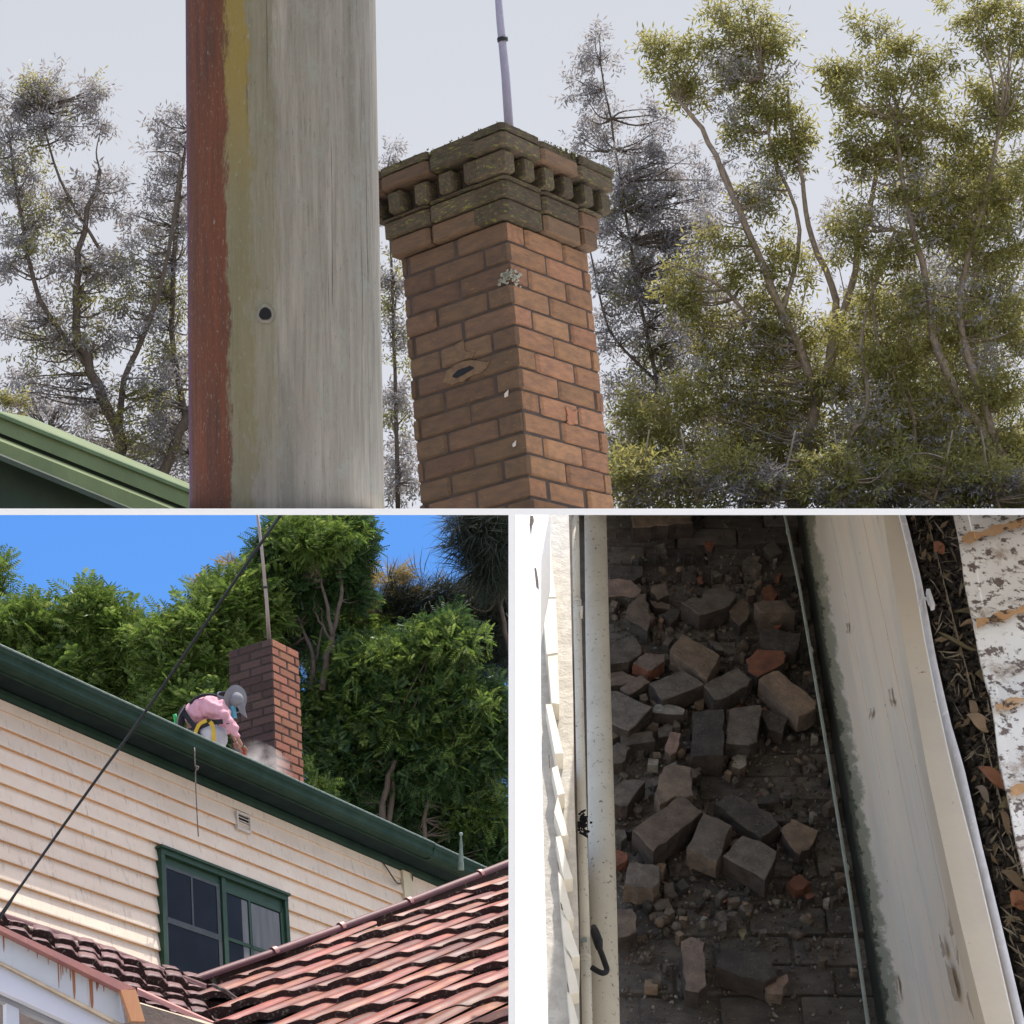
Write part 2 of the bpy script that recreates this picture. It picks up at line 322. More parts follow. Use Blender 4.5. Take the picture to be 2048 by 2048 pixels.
def uv_wall():
    mt, nt, pb = new_mat('stained_cream_wall_face'); b = NB(nt)
    uv = b.n('ShaderNodeUVMap'); uv.uv_map = 'UVMap'; sp = b.n('ShaderNodeSeparateXYZ'); b.l(uv.outputs[0], sp.inputs[0])
    def mp(sx, sy):
        q = b.n('ShaderNodeMapping'); q.inputs['Scale'].default_value = (sx, sy, 1); b.l(uv.outputs[0], q.inputs[0]); return q.outputs[0]
    c = b.ramp(b.noise(mp(14, .9), 1, 3, .5), .35, .65, (.70, .61, .48), (.62, .56, .47))
    c = b.mix(b.ramp(b.noise(mp(34, 1.2), 1, 3, .6), .45, .7), c, (.73, .60, .46))
    c = b.mix(b.ramp(b.noise(mp(9, 2), 2.2, 6, .75), .66, .70), c, (.30, .255, .19))
    c = b.mix(b.ramp(b.noise(mp(60, 7), 1.4, 4, .7), .70, .73), c, (.12, .10, .08))
    def edge(at, wob, soft, sc):
        nz = b.noise(mp(*sc), 1, 8, .75); a = b.n('ShaderNodeMath', operation='MULTIPLY_ADD'); a.inputs[1].default_value = -wob; b.l(nz, a.inputs[0]); b.l(sp.outputs[0], a.inputs[2])
        m_ = b.n('ShaderNodeMapRange'); m_.inputs[1].default_value = at - wob * .5; m_.inputs[2].default_value = at - wob * .5 + soft; m_.inputs[3].default_value = 1; m_.inputs[4].default_value = 0; b.l(a.outputs[0], m_.inputs[0]); return m_.outputs[0]
    mould = b.ramp(b.noise(mp(30, 40), 1, 5, .7), .35, .68, (.045, .050, .028), (.16, .16, .11))
    c = b.mix(edge(.20, .42, .05, (5, 7)), c, (.30, .28, .20))
    c = b.mix(edge(.12, .38, .015, (6, 9)), c, mould)
    c = b.mix(edge(.07, .10, .03, (4, 6)), c, (.030, .030, .022))
    b.l(c, pb.inputs['Base Color']); pb.inputs['Roughness'].default_value = .6; pb.inputs['Specular IOR Level'].default_value = .25
    bn = b.n('ShaderNodeBump'); bn.inputs['Strength'].default_value = .35; bn.inputs['Distance'].default_value = .006; b.l(b.noise(mp(22, 1.2), 1, 4, .6), bn.inputs['Height']); b.l(bn.outputs[0], pb.inputs['Normal'])
    return mt
M['a_wall_uv'] = uv_wall()
# ---------------------------------------------------------------- skies, ground and the white divider between the three bays
def lin(r, g, b): return tuple(((x / 255 + .055) / 1.055) ** 2.4 for x in (r, g, b))
EXPO = 2 ** vs.exposure
def fs(n, v, z): return n * z / F
z = 82.0
mb = MB(); mb.prism([arr(-30, .02, z), arr(30, .02, z), arr(30, 32, z), arr(-30, 32, z)], (0, 0, .5))
o = mb.build('sky', sky_mat('overcast_cloud', lin(226, 228, 238), lin(206, 211, 219), 1 / EXPO)); tag(o, kind='structure')
z = 52.0
mb = MB(); mb.prism([arr(-22, -.02, z), arr(6, -.02, z), arr(6, -24, z), arr(-22, -24, z)], (0, 0, .5))
o = mb.build('sky', sky_mat('clear_blue_sky', lin(128, 182, 252), lin(96, 160, 247), 1 / EXPO)); tag(o, kind='structure')
mb = MB(); g = [W((0, 0, 0))]
me = raw_mesh('ground', np.array([(-400, -400, 0), (400, -400, 0), (400, 400, 0), (-400, 400, 0)], float), [(0, 1, 2, 3)], surf('pale_concrete', (.36, .34, .31), (.30, .285, .26), .6))
o = bpy.data.objects.new('ground', me); scene.collection.objects.link(o); tag(o, kind='structure')
# divider: a thin white deck carrying the upper bay (beside it an added, unseen slab shades the alley) and a white upright
t = 3.0 * 1.0 / F
mb = MB()
mb.box(arr(-3, -3.0 * t, 3.0), (6, 0, 0), (0, 6.5 * t, 0), (0, 0, .06)); mb.box(arr(-.62, -2.0 * t, 3.061), (.5, 0, 0), (0, 5.3 * t, 0), (0, 0, .35))
o = mb.build('divider_beam', M['white']); tag(o, kind='structure')
mb = MB(); mb.box(arr(.24, -2.0 * t, 3.503), (.51, 0, 0), (0, 5.3 * t, 0), (0, 0, 9.5)); mb.box(arr(.752, -2.0 * t, 3.503), (.85, 0, 0), (0, 5.3 * t, 0), (0, 0, 9.5)); mb.box(arr(1.604, -2.0 * t, 6.25), (6.2, 0, 0), (0, 5.3 * t, 0), (0, 0, 6.75))
o = mb.build('alley_sun_blocker', M['white']); tag(o, kind='structure')  # added out of view, cut to keep the sun off the alley
mb = MB(); mb.box(arr(-3.5 * t, -1.2, 3.0), (6.6 * t, 0, 0), (0, 1.2 - 3.01 * t, 0), (0, 0, .4))
o = mb.build('divider_post', M['white']); tag(o, kind='structure')
mb = MB(); mb.box(arr(-30, -.035, 31), (60, 0, 0), (0, .03, 0), (0, 0, 19.9))
o = mb.build('hill_terrace', surf('dry_grass_ground', (.09, .09, .04), (.12, .11, .06), 3)); tag(o, kind='structure')
# ================================================================ LOWER LEFT BAY: weatherboard house
HH = nrm(arr(1438, -1023, 2000)); HH = nrm(HH - UP * np.dot(UP, HH)); NN = -np.cross(HH, UP)
W0 = P(200, 850, 17.0)
def HV(u, v, n=0.0):
    p = hit(u, v, W0 + NN * n, NN) - W0; return np.dot(p, HH), np.dot(p, UP)
def K(h, v, n): return W0 + HH * h + UP * v + NN * n
house = thing('weatherboard_house', 'cream weatherboard upper storey with dark green eaves and a green framed window', 'house', K(.8, -3.5, -.5))
# backing wall
mb = MB(); mb.box(K(-5, -4, -.20), HH * 10.4, UP * 4.602, NN * .195); mb.build('wall', M['board'], house)
# weatherboards: each its own part
h_post = HV(401, 900)[0]; pitch = 0.1545; v0 = .602 - .245 + .0
VT = HV(0, 729.3)[1]
win_l, win_t = HV(154.5, 850.3); win_r = HV(281.5, 899)[0]
def board_piece(h0, h1, vb, lean):
    mb = MB(); th = .036; hh = pitch + .02
    prof = [(vb, 0.002), (vb + lean, th), (vb + lean + .012, th + .001), (vb + hh, .006), (vb + hh, .002)]
    pts = [K(h0, a, b) for a, b in prof]
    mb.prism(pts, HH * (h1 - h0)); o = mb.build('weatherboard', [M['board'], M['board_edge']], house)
    for p in o.data.polygons:                # underside of the lip carries painted orange bounce light
        c = p.center
    me = o.data; fv = [tuple(me.vertices[i].co) for i in range(5)]
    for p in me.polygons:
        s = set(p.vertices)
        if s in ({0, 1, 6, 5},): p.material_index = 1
    return o
k = 0
vb = VT
while vb > -3.2:
    if vb < win_t + .02 and vb + pitch > -3.3:
        board_piece(-5, win_l + .01, vb, rng.normal() * .001)
        if vb > -2.0: board_piece(win_r - .01, h_post, vb, rng.normal() * .001)
    else: board_piece(-5, h_post, vb, rng.normal() * .001)
    vb -= pitch; k += 1
mb = MB(); mb.prism([K(-5, a, b) for a, b in ((VT + pitch + .003, .002), (VT + pitch + .003, .028), (.60, .02), (.60, .002))], HH * (h_post + 5)); mb.build('frieze_board', M['board'], house)
mb = MB(); mb.box(K(h_post + .002, -3, -.004), HH * .16, UP * 3.6, NN * .055); mb.build('corner_post', M['post'], house)
mb = MB(); mb.box(K(h_post + .165, -3, .001), HH * 1.6, UP * 3.6, NN * .018); mb.build('flat_panel', M['board'], house)
# eaves
hl, hr = -5.0, HV(483, 880, .3)[0] + .35
mb = MB(); mb.prism([K(hl, a, b) for a, b in ((.604, -.1), (.604, .035), (.63, .045), (.672, .045), (.690, .03), (.690, -.1))], HH * (hr - hl)); mb.build('bed_mould', M['green'], house)
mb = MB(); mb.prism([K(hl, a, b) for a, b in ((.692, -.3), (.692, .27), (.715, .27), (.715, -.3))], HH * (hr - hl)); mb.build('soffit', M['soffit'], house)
mb = MB(); mb.prism([K(hl, a, b) for a, b in ((.672, .225), (.672, .247), (.80, .247), (.80, .225))], HH * (hr - hl)); mb.build('fascia', M['green'], house)
gp = [(.682, .250), (.676, .30), (.680, .335), (.700, .352), (.725, .350), (.745, .356), (.762, .372), (.800, .378), (.800, .372), (.768, .364), (.75, .349), (.728, .343), (.703, .345), (.687, .330), (.683, .30), (.688, .255)]
hj = HV(434, 855, .36)[0]
mb = MB(); mb.prism([K(hl, a, b) for a, b in gp], HH * (hj - hl)); mb.build('gutter', M['green'], house)
mb = MB(); mb.prism([K(hj + .002, a - .012, b + .006) for a, b in gp], HH * (hr - hj)); mb.build('gutter', M['green'], house)
mb = MB(); mb.tube([K(hl, .803, .378), K(hj, .803, .378)], .009, 8); mb.tube([K(hj + .003, .791, .384), K(hr, .791, .384)], .008, 8); mb.build('gutter_lip', M['lip'], house, True)
# the roof itself, low pitched behind the gutter
mb = MB(); mb.prism([K(hl, .76, .30), K(hl, 1.14, -1.6), K(hl, .95, -3.4), K(hl, .85, -3.4), K(hl, 1.02, -1.6), K(hl, .70, .28)], HH * (hr - hl)); mb.build('roof', M['grey_beam'], house)
# window
def hvb(mb, h0, h1, v0_, v1, n0, n1): mb.box(K(h0, v0_, n0), HH * (h1 - h0), UP * (v1 - v0_), NN * (n1 - n0))
wb = win_t - 2.1
wl, wr, wt = win_l, win_r, win_t
mu = HV(216, 878)[0]; mu2 = HV(220.5, 883)[0]
fr = .045
mb = MB()
hvb(mb, wl, wr, wt - fr, wt, .0, .075); hvb(mb, wl, wl + fr, wb, wt - fr - .002, .0, .072)
hvb(mb, wr - fr, wr, wb, wt - fr - .002, .0, .072); hvb(mb, mu, mu + .05, wb, wt - fr - .002, .0, .06)
hvb(mb, wl + fr + .003, wr - fr - .003, wt - fr - .07, wt - fr - .004, -.03, .04)
win = mb.build('window', M['green_trim'], house)
mb = MB(); hvb(mb, wl - .015, wr + .015, wt + .001, wt + .022, -.0, .095); mb.build('head_flashing', M['green_trim'], win)
mb = MB(); hvb(mb, wl + .02, wr - .02, wb, wt - .03, .0291, .0295); mb.build('dark_room', M['black'], win)
vs1 = HV(161, 921)[1]
L0, L1 = wl + fr + .01, mu - .012
mb = MB()   # left sash pair
for a, b_, c, d in ((L0, L1, wt - fr - .10, wt - fr - .072), (L0, L0 + .03, vs1, wt - fr - .10), (L1 - .045, L1, wb, wt - fr - .10), ((L0 + L1) / 2 - .018, (L0 + L1) / 2 + .004, vs1 + .03, wt - fr - .10),
                 (L0, L1 - .046, vs1 - .02, vs1 + .03), (L0 + .004, L0 + .03, wb, vs1 - .02)):
    hvb(mb, a, b_, c, d, .034, .046)
mb.build('sash', M['sash'], win)
R0, R1 = mu + .055, wr - fr - .03
vm = HV(221, 939)[1]; hm = HV(246, 925)[0]
mb = MB()
for a, b_, c, d in ((R0, R1, wt - fr - .12, wt - fr - .072), (R1 - .02, R1 + .028, wb, wt - fr - .072), (hm - .013, hm + .013, wb, wt - fr - .12), (R0, R1 - .02, vm - .017, vm + .012), (R0 - .003, R0 + .012, wb, wt - fr - .12)):
    hvb(mb, a, b_, c, d, .034, .050)
mb.build('sash', M['green_trim'], win)
M['pane'] = surf('pane_glass', (.004, .005, .008), (.009, .011, .016), 2, rough=.08, bump=.015, bscale=3, spec=.08)
for a, b_, c, d in ((L0 + .03, (L0 + L1) / 2 - .018, vs1 + .03, wt - fr - .10), ((L0 + L1) / 2 + .004, L1 - .045, vs1 + .03, wt - fr - .10), (L0 + .03, L1 - .045, wb, vs1 - .02),
                 (R0 + .012, hm - .013, vm + .012, wt - fr - .12), (hm + .013, R1 - .02, vm + .012, wt - fr - .12), (R0 + .012, hm - .013, wb, vm - .017), (hm + .013, R1 - .02, wb, vm - .017)):
    mb = MB(); hvb(mb, a, b_, c, d, .0385, .0405); mb.build('pane', M['pane'], win)
mb = MB(); hvb(mb, hm + .03, R1 - .03, wb, wt - fr - .13, .0407, .0410); hvb(mb, hm - .10, hm - .02, wb, wt - fr - .13, .0407, .0410)
mb.build('curtain', M['curtain'], win)
# wall vent
h0, v1 = HV(232.5, 812); h1, v2 = HV(250, 830)
mb = MB(); hs_ = .19; vv = .15
for a, b_, c, d in ((h0, h0 + hs_, v1 - .02, v1), (h0, h0 + .018, v1 - vv, v1 - .02), (h0 + hs_ - .012, h0 + hs_, v1 - vv, v1 - .02), (h0, h0 + hs_, v1 - vv - .02, v1 - vv)): hvb(mb, a, b_, c, d, .015, .05)
vent = mb.build('vent', M['vent'], house)
mb = MB(); hvb(mb, h0 + .017, h0 + hs_ - .011, v1 - vv, v1 - .018, .026, .030); mb.build('vent_void', M['black'], vent)
for i in range(4):
    a = v1 - .045 - i * .031
    mb = MB(); mb.prism([K(h0 + .018, a, .031), K(h0 + .018, a - .008, .045), K(h0 + .018, a - .001, .046), K(h0 + .018, a + .006, .031)], HH * (hs_ - .03)); mb.build('slat', M['vent'], vent)
# wire loop at the corner post
c0 = HV(407.5, 878); pts = [K(*HV(383, 862.5, .03), .03), K(*HV(389, 873, .05), .06), K(*HV(396, 883, .06), .07)]
loop = []
for i in range(17):
    th = math.radians(215 + i * 23); loop.append(P(407.3 + 5.2 * math.cos(th), 878.3 - 9.5 * math.sin(th), 1) )
zc = K(c0[0], c0[1], .09)[2]
loop = [p * zc for p in loop]
mb = MB(); mb.tube(bezier(pts + loop, 4), .007, 6); mb.tube(bezier([P(402, 871, zc), P(402.6, 885, zc), P(402, 895, zc), P(403.6, 905, zc)], 4), .012, 6)
mb.tube([P(396, 877, zc), P(403, 879, zc)], .006, 5)
tag(mb.build('loose_wire', M['wire']), 'thin brown wire looped round the yellowish corner post under the eaves', 'wire')

# ---------------------------------------------------------------- chimneys (each brick its own part)
BR = chamfer_unit(.07)
BRM = {}
def brick_mesh(mk_):
    if mk_ not in BRM: me = BR.copy(); me.name = 'brick'; me.materials.append(M[mk_]); BRM[mk_] = me
    return BRM[mk_]
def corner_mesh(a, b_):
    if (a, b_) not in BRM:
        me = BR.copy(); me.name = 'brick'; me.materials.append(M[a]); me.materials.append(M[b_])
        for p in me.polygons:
            if p.normal.x < -.5: p.material_index = 1  # left-facing side takes the darker, shade-coloured brick
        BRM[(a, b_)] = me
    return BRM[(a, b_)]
def axes(sr, sl, ln, u, v):
    A_, B_ = ln + sr, -ln + sl               # p r = sr-?; solved for a box seen from below
    p_r = sr + ln; q_r = sl - ln; pq = 1 - sr * sl
    r = math.sqrt(p_r * q_r / pq); L3 = loc(u, v); return nrm((1, -sr, p_r / r)) @ L3, nrm((-1, -sl, q_r / r)) @ L3, nrm((-ln, 1, r)) @ L3
def shaft(par, top, cr, cl, cv, wr, wl, n, ch, mr, ml, L=.23, D=.11, j=.010, first=0, skip=()):
    """courses counted down from the top corner nearest the viewer; cr/cl recede right/left"""
    mb = MB(); e = .007
    mb.box(top + cr * e + cl * e - cv * (n * ch), cr * (wr - 2 * e), cl * (wl - 2 * e), cv * (n * ch - .006)); mb.build('mortar_core', M['mortar'], par)
    for k in range(n):
        o = top - cv * ((k + 1) * ch - j / 2); ev = (k + first) % 2
        # right face
        x = 0; segs = []
        l0 = L if ev == 0 else D
        while x < wr - .02:
            l = min(l0, wr - x); segs.append((x, l)); x += l + j; l0 = L
        for i, (x, l) in enumerate(segs):
            if (k, 'r', i) in skip: continue
            jo = rng.normal() * .0022
            d = D if (i or ev == 0) else L
            inst('brick', corner_mesh(mr, ml) if i == 0 else brick_mesh(mr), o + cr * x - cl * jo, cr * l, cl * (d if i else (D if ev == 0 else L)), cv * (ch - j), par)
        x = (D if ev == 0 else L) + j; l0 = L
        while x < wl - .02:
            l = min(l0, wl - x); jo = rng.normal() * .0022
            if (k, 'l', round(x, 1)) not in skip:
                inst('brick', brick_mesh(ml if not isinstance(ml, tuple) else ml[rng.integers(len(ml))]), o + cl * x - cr * jo, cr * D, cl * l, cv * (ch - j), par)
            x += l + j
cr, cl, cv = axes(.45, .29, .045, 268, 710)
zc2 = 19.05; cs = zc2 / 17.95
top = P(271.3, 637.5, zc2)
chim = thing('brick_chimney', 'plain red brick chimney stack beside the crouching worker, left face in darker shade colours', 'chimney', P(278, 790, zc2))
shaft(chim, top, cr, cl, cv, .432 * cs, .475 * cs, 20, .0800 * cs, 'brick_sun', 'brick_shade', L=.235 * cs, D=.112 * cs, j=.0125)
# flashing at the foot and lime spots
mb = MB(); q = P(306.2, 791, zc2 + .25); mb.prism([P(305.6, 787, zc2 - .3), P(308.6, 789, zc2 - .3), P(309.5, 800, zc2 - .3), P(306.8, 800, zc2 - .3)], (0, 0, .02)); mb.build('flashing', M['zinc'], chim)
mb = MB()
for u, v, s in ((271.5, 659, 1.6), (269, 708, .9), (271.6, 726, 1.0)):
    p = P(u, v, zc2 - .03 if u < 300 and u > 250 else zc2 + .2); mb.prism([p + arr(-s, -s * 1.6, 0) * .009, p + arr(s, -s * 1.2, 0) * .009, p + arr(s * .8, s * 1.5, 0) * .009, p + arr(-s * .7, s * 1.3, 0) * .009], (0, 0, .02))
mb.build('lime_spots', M['vent'], chim)
mb = MB(); mb.tube([P(257.5, 440 + 74, zc2 + .35), P(262.2, 514 + 40, zc2 + .35), P(266.5, 600, zc2 + .35), P(269.5, 645, zc2 + .35)], [.015, .016, .018, .022], 8)
mast = mb.build('antenna_mast', M['pole_metal'], None, True); tag(mast, 'thin rusty mast rising behind the plain chimney into blue sky', 'mast')
mb = MB(); mb.tube([P(265.2, 586.2, zc2 + .35), P(265.4, 588.2, zc2 + .35)], .026, 8); mb.build('clamp', M['cable'], mast)
# overhead cable
mb = MB(); pts = [P(282.5, 512.5, 8.0), P(256, 550.4, 8.2), P(197, 636.5, 8.4), P(137.8, 722.7, 8.6), P(104.7, 768, 8.8), P(60, 830.5, 9.0), P(16, 893, 9.2), P(-30, 958, 9.4)]
mb.tube(bezier(pts, 5), .0066, 7)
pts2 = [P(60, 831.3, 9.0), P(30, 873.5, 9.12), P(16, 893.5, 9.16), P(4, 913, 9.2), P(-30, 964, 9.4)]
mb.tube(bezier(pts2, 4), .0045, 6)
tag(mb.build('overhead_cable', M['cable'], None, True), 'thick black service cable crossing the sky and house diagonally', 'cable')
# rope over the gutter
gz = K(0, .8, .39)[2]
mb = MB(); hr_, _ = HV(195, 750, .39)
z0 = hit(194.3, 748, K(0, 0, .392), NN)[2]
mb.tube(bezier([P(194, 747, z0 + .15), P(194.6, 750, z0), P(195, 764, z0 - .02), P(196.2, 768, z0 - .02), P(195.4, 775, z0), P(196.4, 800, z0), P(197.5, 822, z0), P(198.4, 836.5, z0)], 5), [.010] * 41 if False else .0055, 6)
mb.tube(bezier([P(196, 766, z0 - .03), P(198.5, 767, z0 - .03), P(197, 770, z0 - .03)], 4), .005, 5)
tag(mb.build('safety_rope', M['rope'], None, True), 'thin frayed rope hanging over the green gutter down the wall', 'rope')
# green finial
zf = 19.6
prof = [(868, 2.5), (864, 3.2), (861, 1.8), (857, 2.8), (853, 2.4), (850, 1.8), (846, 2.5), (842.5, 1.4), (836, .9), (835.6, 1.7), (834, 2.2), (832.8, 1.0)]
prof2 = [(870, 3.2), (864, 3.0), (860, 2.4), (857.5, 2.9), (855, 2.2), (852, 2.0), (845, 1.5), (836, .8), (835, 2.0), (833, 1.8), (832.4, .5)]
mb = MB(); mb.tube([P(461, y, zf) for y, r in prof2], [r * zf / F for y, r in prof2], 10)
tag(mb.build('roof_finial', M['lip'], None, True), 'small verdigris spire finial rising behind the far end of the gutter', 'finial')
# pale cowls at far left
zc3 = 16.0
c = thing('roof_ventilator', 'small pale hooked ventilator poking over the gutter at the far left', 'ventilator', P(16, 672, zc3))
mb = MB(); mb.tube(bezier([P(24, 672.5, zc3), P(23.8, 667, zc3), P(26.5, 663.3, zc3), P(30.5, 663.6, zc3), P(32.5, 667.5, zc3)], 4), .014, 7); mb.build('hook', M['zinc'], c, True)
mb = MB(); mb.tube([P(22, 667.5, zc3 + .1), P(31, 668.8, zc3 + .1), P(55, 684.5, zc3 + .3)], [.02, .035, .02], 8); mb.build('hood', M['zinc'], c, True)
mb = MB(); mb.tube([P(2, 659, zc3 + .1), P(8, 661, zc3 + .1), P(15, 666, zc3 + .1)], [.012, .02, .010], 7); mb.build('pipe_end', M['zinc'], c, True)

# ---------------------------------------------------------------- right tiled roof
def tile_mesh(name, mats, amp=.055, thick=.16, lift=.0, nx=10):
    """unit tile: x 0..1 across, y 0..1 up the slope, z relief; front lip hangs at y=0"""
    V = []; Fc = []; mi = []
    def prof(x):
        return amp * (math.sin(2 * math.pi * (x - .25)) * .75 + .25 * math.sin(4 * math.pi * (x - .05)))
    for j, (y, l) in enumerate(((-.0, 1.0), (.5, .55), (1.12, 0.0))):
        for i in range(nx + 1): V.append((i / nx, y, prof(i / nx) + l * thick * .62))
    for i in range(nx + 1): V.append((i / nx, .0, prof(i / nx) + thick * .62 - thick * .80))
    for i in range(nx + 1): V.append((i / nx, .10, prof(i / nx) + thick * .62 - thick * .80))
    n1 = nx + 1
    for j in range(2):
        for i in range(nx): Fc.append((j * n1 + i, j * n1 + i + 1, (j + 1) * n1 + i + 1, (j + 1) * n1 + i)); mi.append(0)
    for i in range(nx): Fc.append((3 * n1 + i, 3 * n1 + i + 1, i + 1, i)); mi.append(1)
    for i in range(nx): Fc.append((3 * n1 + i, 3 * n1 + i + 1, 4 * n1 + i + 1, 4 * n1 + i)); mi.append(1)
    Fc.append((0, n1, 3 * n1)); mi.append(1); Fc.append((nx, 3 * n1 + nx, n1 + nx)); mi.append(1)
    me = raw_mesh(name, V, Fc, [M[m_] for m_ in mats]); me.polygons.foreach_set('material_index', mi)
    me.polygons.foreach_set('use_smooth', [x == 0 for x in mi]); return me
zt = 14.0
A0 = P(400, 945, zt)                           # a point on the plane
cdir = idir(400, 960, 1, .215, .0); udir = idir(400, 960, 1, .50, 1.5)
NT = nrm(np.cross(cdir, udir)); NT = NT if np.dot(NT, A0) < 0 else -NT
px_ = zt / F
cw = cdir * (30 * px_); ul = udir * (48 * px_)
def inpoly(pt, poly):
    x, y = pt; c = False
    for i in range(len(poly)):
        (x1, y1), (x2, y2) = poly[i], poly[i - 1]
        if (y1 > y) != (y2 > y) and x < (x2 - x1) * (y - y1) / (y2 - y1) + x1: c = not c
    return c
def prj(p): return 512 + F * p[0] / p[2], 512 - F * p[1] / p[2]
roofR = thing('tiled_roof', 'sunlit glossy red tiled roof rising to the right below the window', 'roof', P(400, 1030, zt))
hz = .20
tm = tile_mesh('tile', ('tile', 'tile_edge'), .055, .30)
polyR = [(200, 988), (516, 868), (640, 810), (640, 1120), (560, 1120), (330, 1030), (316, 1030), (262, 1012)]
polyR = [(203, 988), (520, 871), (640, 822), (640, 1130), (330, 1130), (240, 1060), (322, 1030), (262, 1008)]
polyR = [(196, 992), (640, 824), (640, 1140), (430, 1140), (322, 1052), (250, 1020)]
nt_ = 0
for j in range(-16, 20):
    for i in range(-24, 26):
        o = A0 + cw * (i + .5 * (j % 2) * 0) + ul * j
        c = o + cw * .5 + ul * .45
        u, v = prj(c)
        if inpoly((u, v), polyR):
            tl = rng.normal(size=3) * .002
            inst('tile', tm, o + NT * rng.normal() * .004 + cw * rng.normal() * .012, cw * 1.0, ul + NT * rng.normal() * .012, NT * hz * rng.uniform(.93, 1.08), roofR); nt_ += 1
print('tiles right', nt_)
mb = MB(); c4 = [hit(u, v, A0 - NT * .03, NT) for u, v in ((214, 990), (522, 874), (640, 828), (640, 1140), (400, 1140), (262, 1024))]
mb.prism(c4, -NT * .04); mb.build('roof_deck', M['black'], roofR)
# hip caps along the upper edge
mb = None
hp = [(193, 988.5), (277.5, 959.0), (344.5, 934.0), (412, 908.5), (483, 880.5), (556, 851), (640, 816)]
for (u0, v0_), (u1, v1) in zip(hp[:-1], hp[1:]):
    a = hit(u0, v0_, A0, NT) + NT * .05; b_ = hit(u1, v1, A0, NT) + NT * .05; d = b_ - a; s = nrm(np.cross(d, NT))
    a = a - d * .03
    if s[1] > 0: s = -s
    mb = MB(); prof = []
    ths = [math.radians(t_) for t_ in range(0, 181, 20)]
    o1 = [a + s * math.cos(t_) * .040 + NT * math.sin(t_) * .036 for t_ in ths]; o2 = [b_ + s * math.cos(t_) * .036 + NT * (math.sin(t_) * .032) for t_ in ths]
    mb.sheet([o1, o2]); mb.sheet([[p - NT * .012 for p in o1], [p - NT * .012 for p in o2]])
    for i in range(len(o1) - 1): mb.add([o1[i], o1[i + 1], o1[i + 1] - NT * .012, o1[i] - NT * .012], [(0, 1, 2, 3)])
    o = mb.build('hip_cap', M['ridge'], roofR, True)
    e = MB(); q1 = [a - nrm(d) * .012 + s * math.cos(t_) * .043 + NT * math.sin(t_) * .046 for t_ in ths]; q2 = [p + nrm(d) * .035 for p in q1]
    e.sheet([q1, q2]); e.build('cap_collar', M['pinkmetal'], o, True)
    for side in (1,):
        e = MB(); e.box(a + s * .028 - NT * .085, d * 1.0, s * .05, NT * .075); e.build('cap_shadow_bed', M['tile_edge'], o)  # dark bed under the cap, the shadow there put into its colour
# ---------------------------------------------------------------- left lower roof (seen at a low angle) with its valley
zl_ = 13.2
C0 = P(100, 962, zl_)
pxl = zl_ / F
cL = idir(120, 965, 1, -.405, .45) * (22.4 * pxl); uL = idir(120, 965, -.05, 1, 4.2) * (8.7 * pxl)
NL = nrm(np.cross(cL, uL)); NL = NL if np.dot(NL, C0) < 0 else -NL
roofL = thing('tiled_roof', 'shaded maroon tiled roof sloping from the wall behind the pale fascia', 'roof', P(150, 1020, zl_))
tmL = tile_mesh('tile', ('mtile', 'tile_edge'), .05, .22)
polyL = [(-30, 903), (0, 914), (212, 984), (262, 1012), (330, 1040), (330, 1150), (170, 1090), (128, 1000), (-30, 935)]
nl = 0
for j in range(-24, 14):
    for i in range(-12, 20):
        o = C0 + cL * i + uL * j; u, v = prj(o + cL * .5 + uL * .5)
        if inpoly((u, v), polyL):
            inst('tile', tmL, o + NL * rng.normal() * .004, cL, uL + NL * rng.normal() * .01, NL * .30 * rng.uniform(.92, 1.08), roofL); nl += 1
print('tiles left', nl)
mb = MB(); mb.prism([hit(u, v, C0 - NL * .03, NL) for u, v in ((-30, 908), (200, 986), (262, 1020), (330, 1050), (330, 1140), (150, 1090), (120, 1000), (-30, 925))], -NL * .03); mb.build('roof_deck', M['black'], roofL)
# flashing strip where it meets the wall
def strip(name, line, w, mat, par, zz, d=.03, n=None):
    pts = [P(u, v, z_) for (u, v), z_ in zip(line, zz)]; pts2 = [P(u, v + w_, z_ - .02) for (u, v), z_, w_ in zip(line, zz, w)]
    mb = MB()
    for i in range(len(pts) - 1):
        mb.prism([pts[i], pts[i + 1], pts2[i + 1], pts2[i]], (0, 0.0, d))
    return mb.build(name, mat, par)
strip('wall_flashing', [(-30, 902), (0, 912.6), (100, 944.6), (170, 971), (206, 985)], [4, 4, 3.5, 3.5, 4], M['ridge'], roofL, [13.6, 13.65, 13.8, 13.9, 13.95])
vl = [(212, 984), (226, 990), (243, 1003), (262, 1014), (300, 1034)]
strip('valley_gutter', vl, [3, 4, 4, 5, 5], M['tile_edge'], roofL, [13.4, 13.3, 13.2, 13.1, 13.0])
strip('verge_flashing', [(137, 988.5), (170, 1003.5), (221, 1026), (250, 1040)], [6, 5, 5, 5], M['pinkmetal'], roofL, [12.6, 12.6, 12.6, 12.6])
strip('verge_gutter', [(139, 1003.5), (170, 1013), (200, 1021), (240, 1034)], [2, 1.8, 1.8, 2], M['beige_trim'], roofL, [12.4, 12.4, 12.4, 12.4])
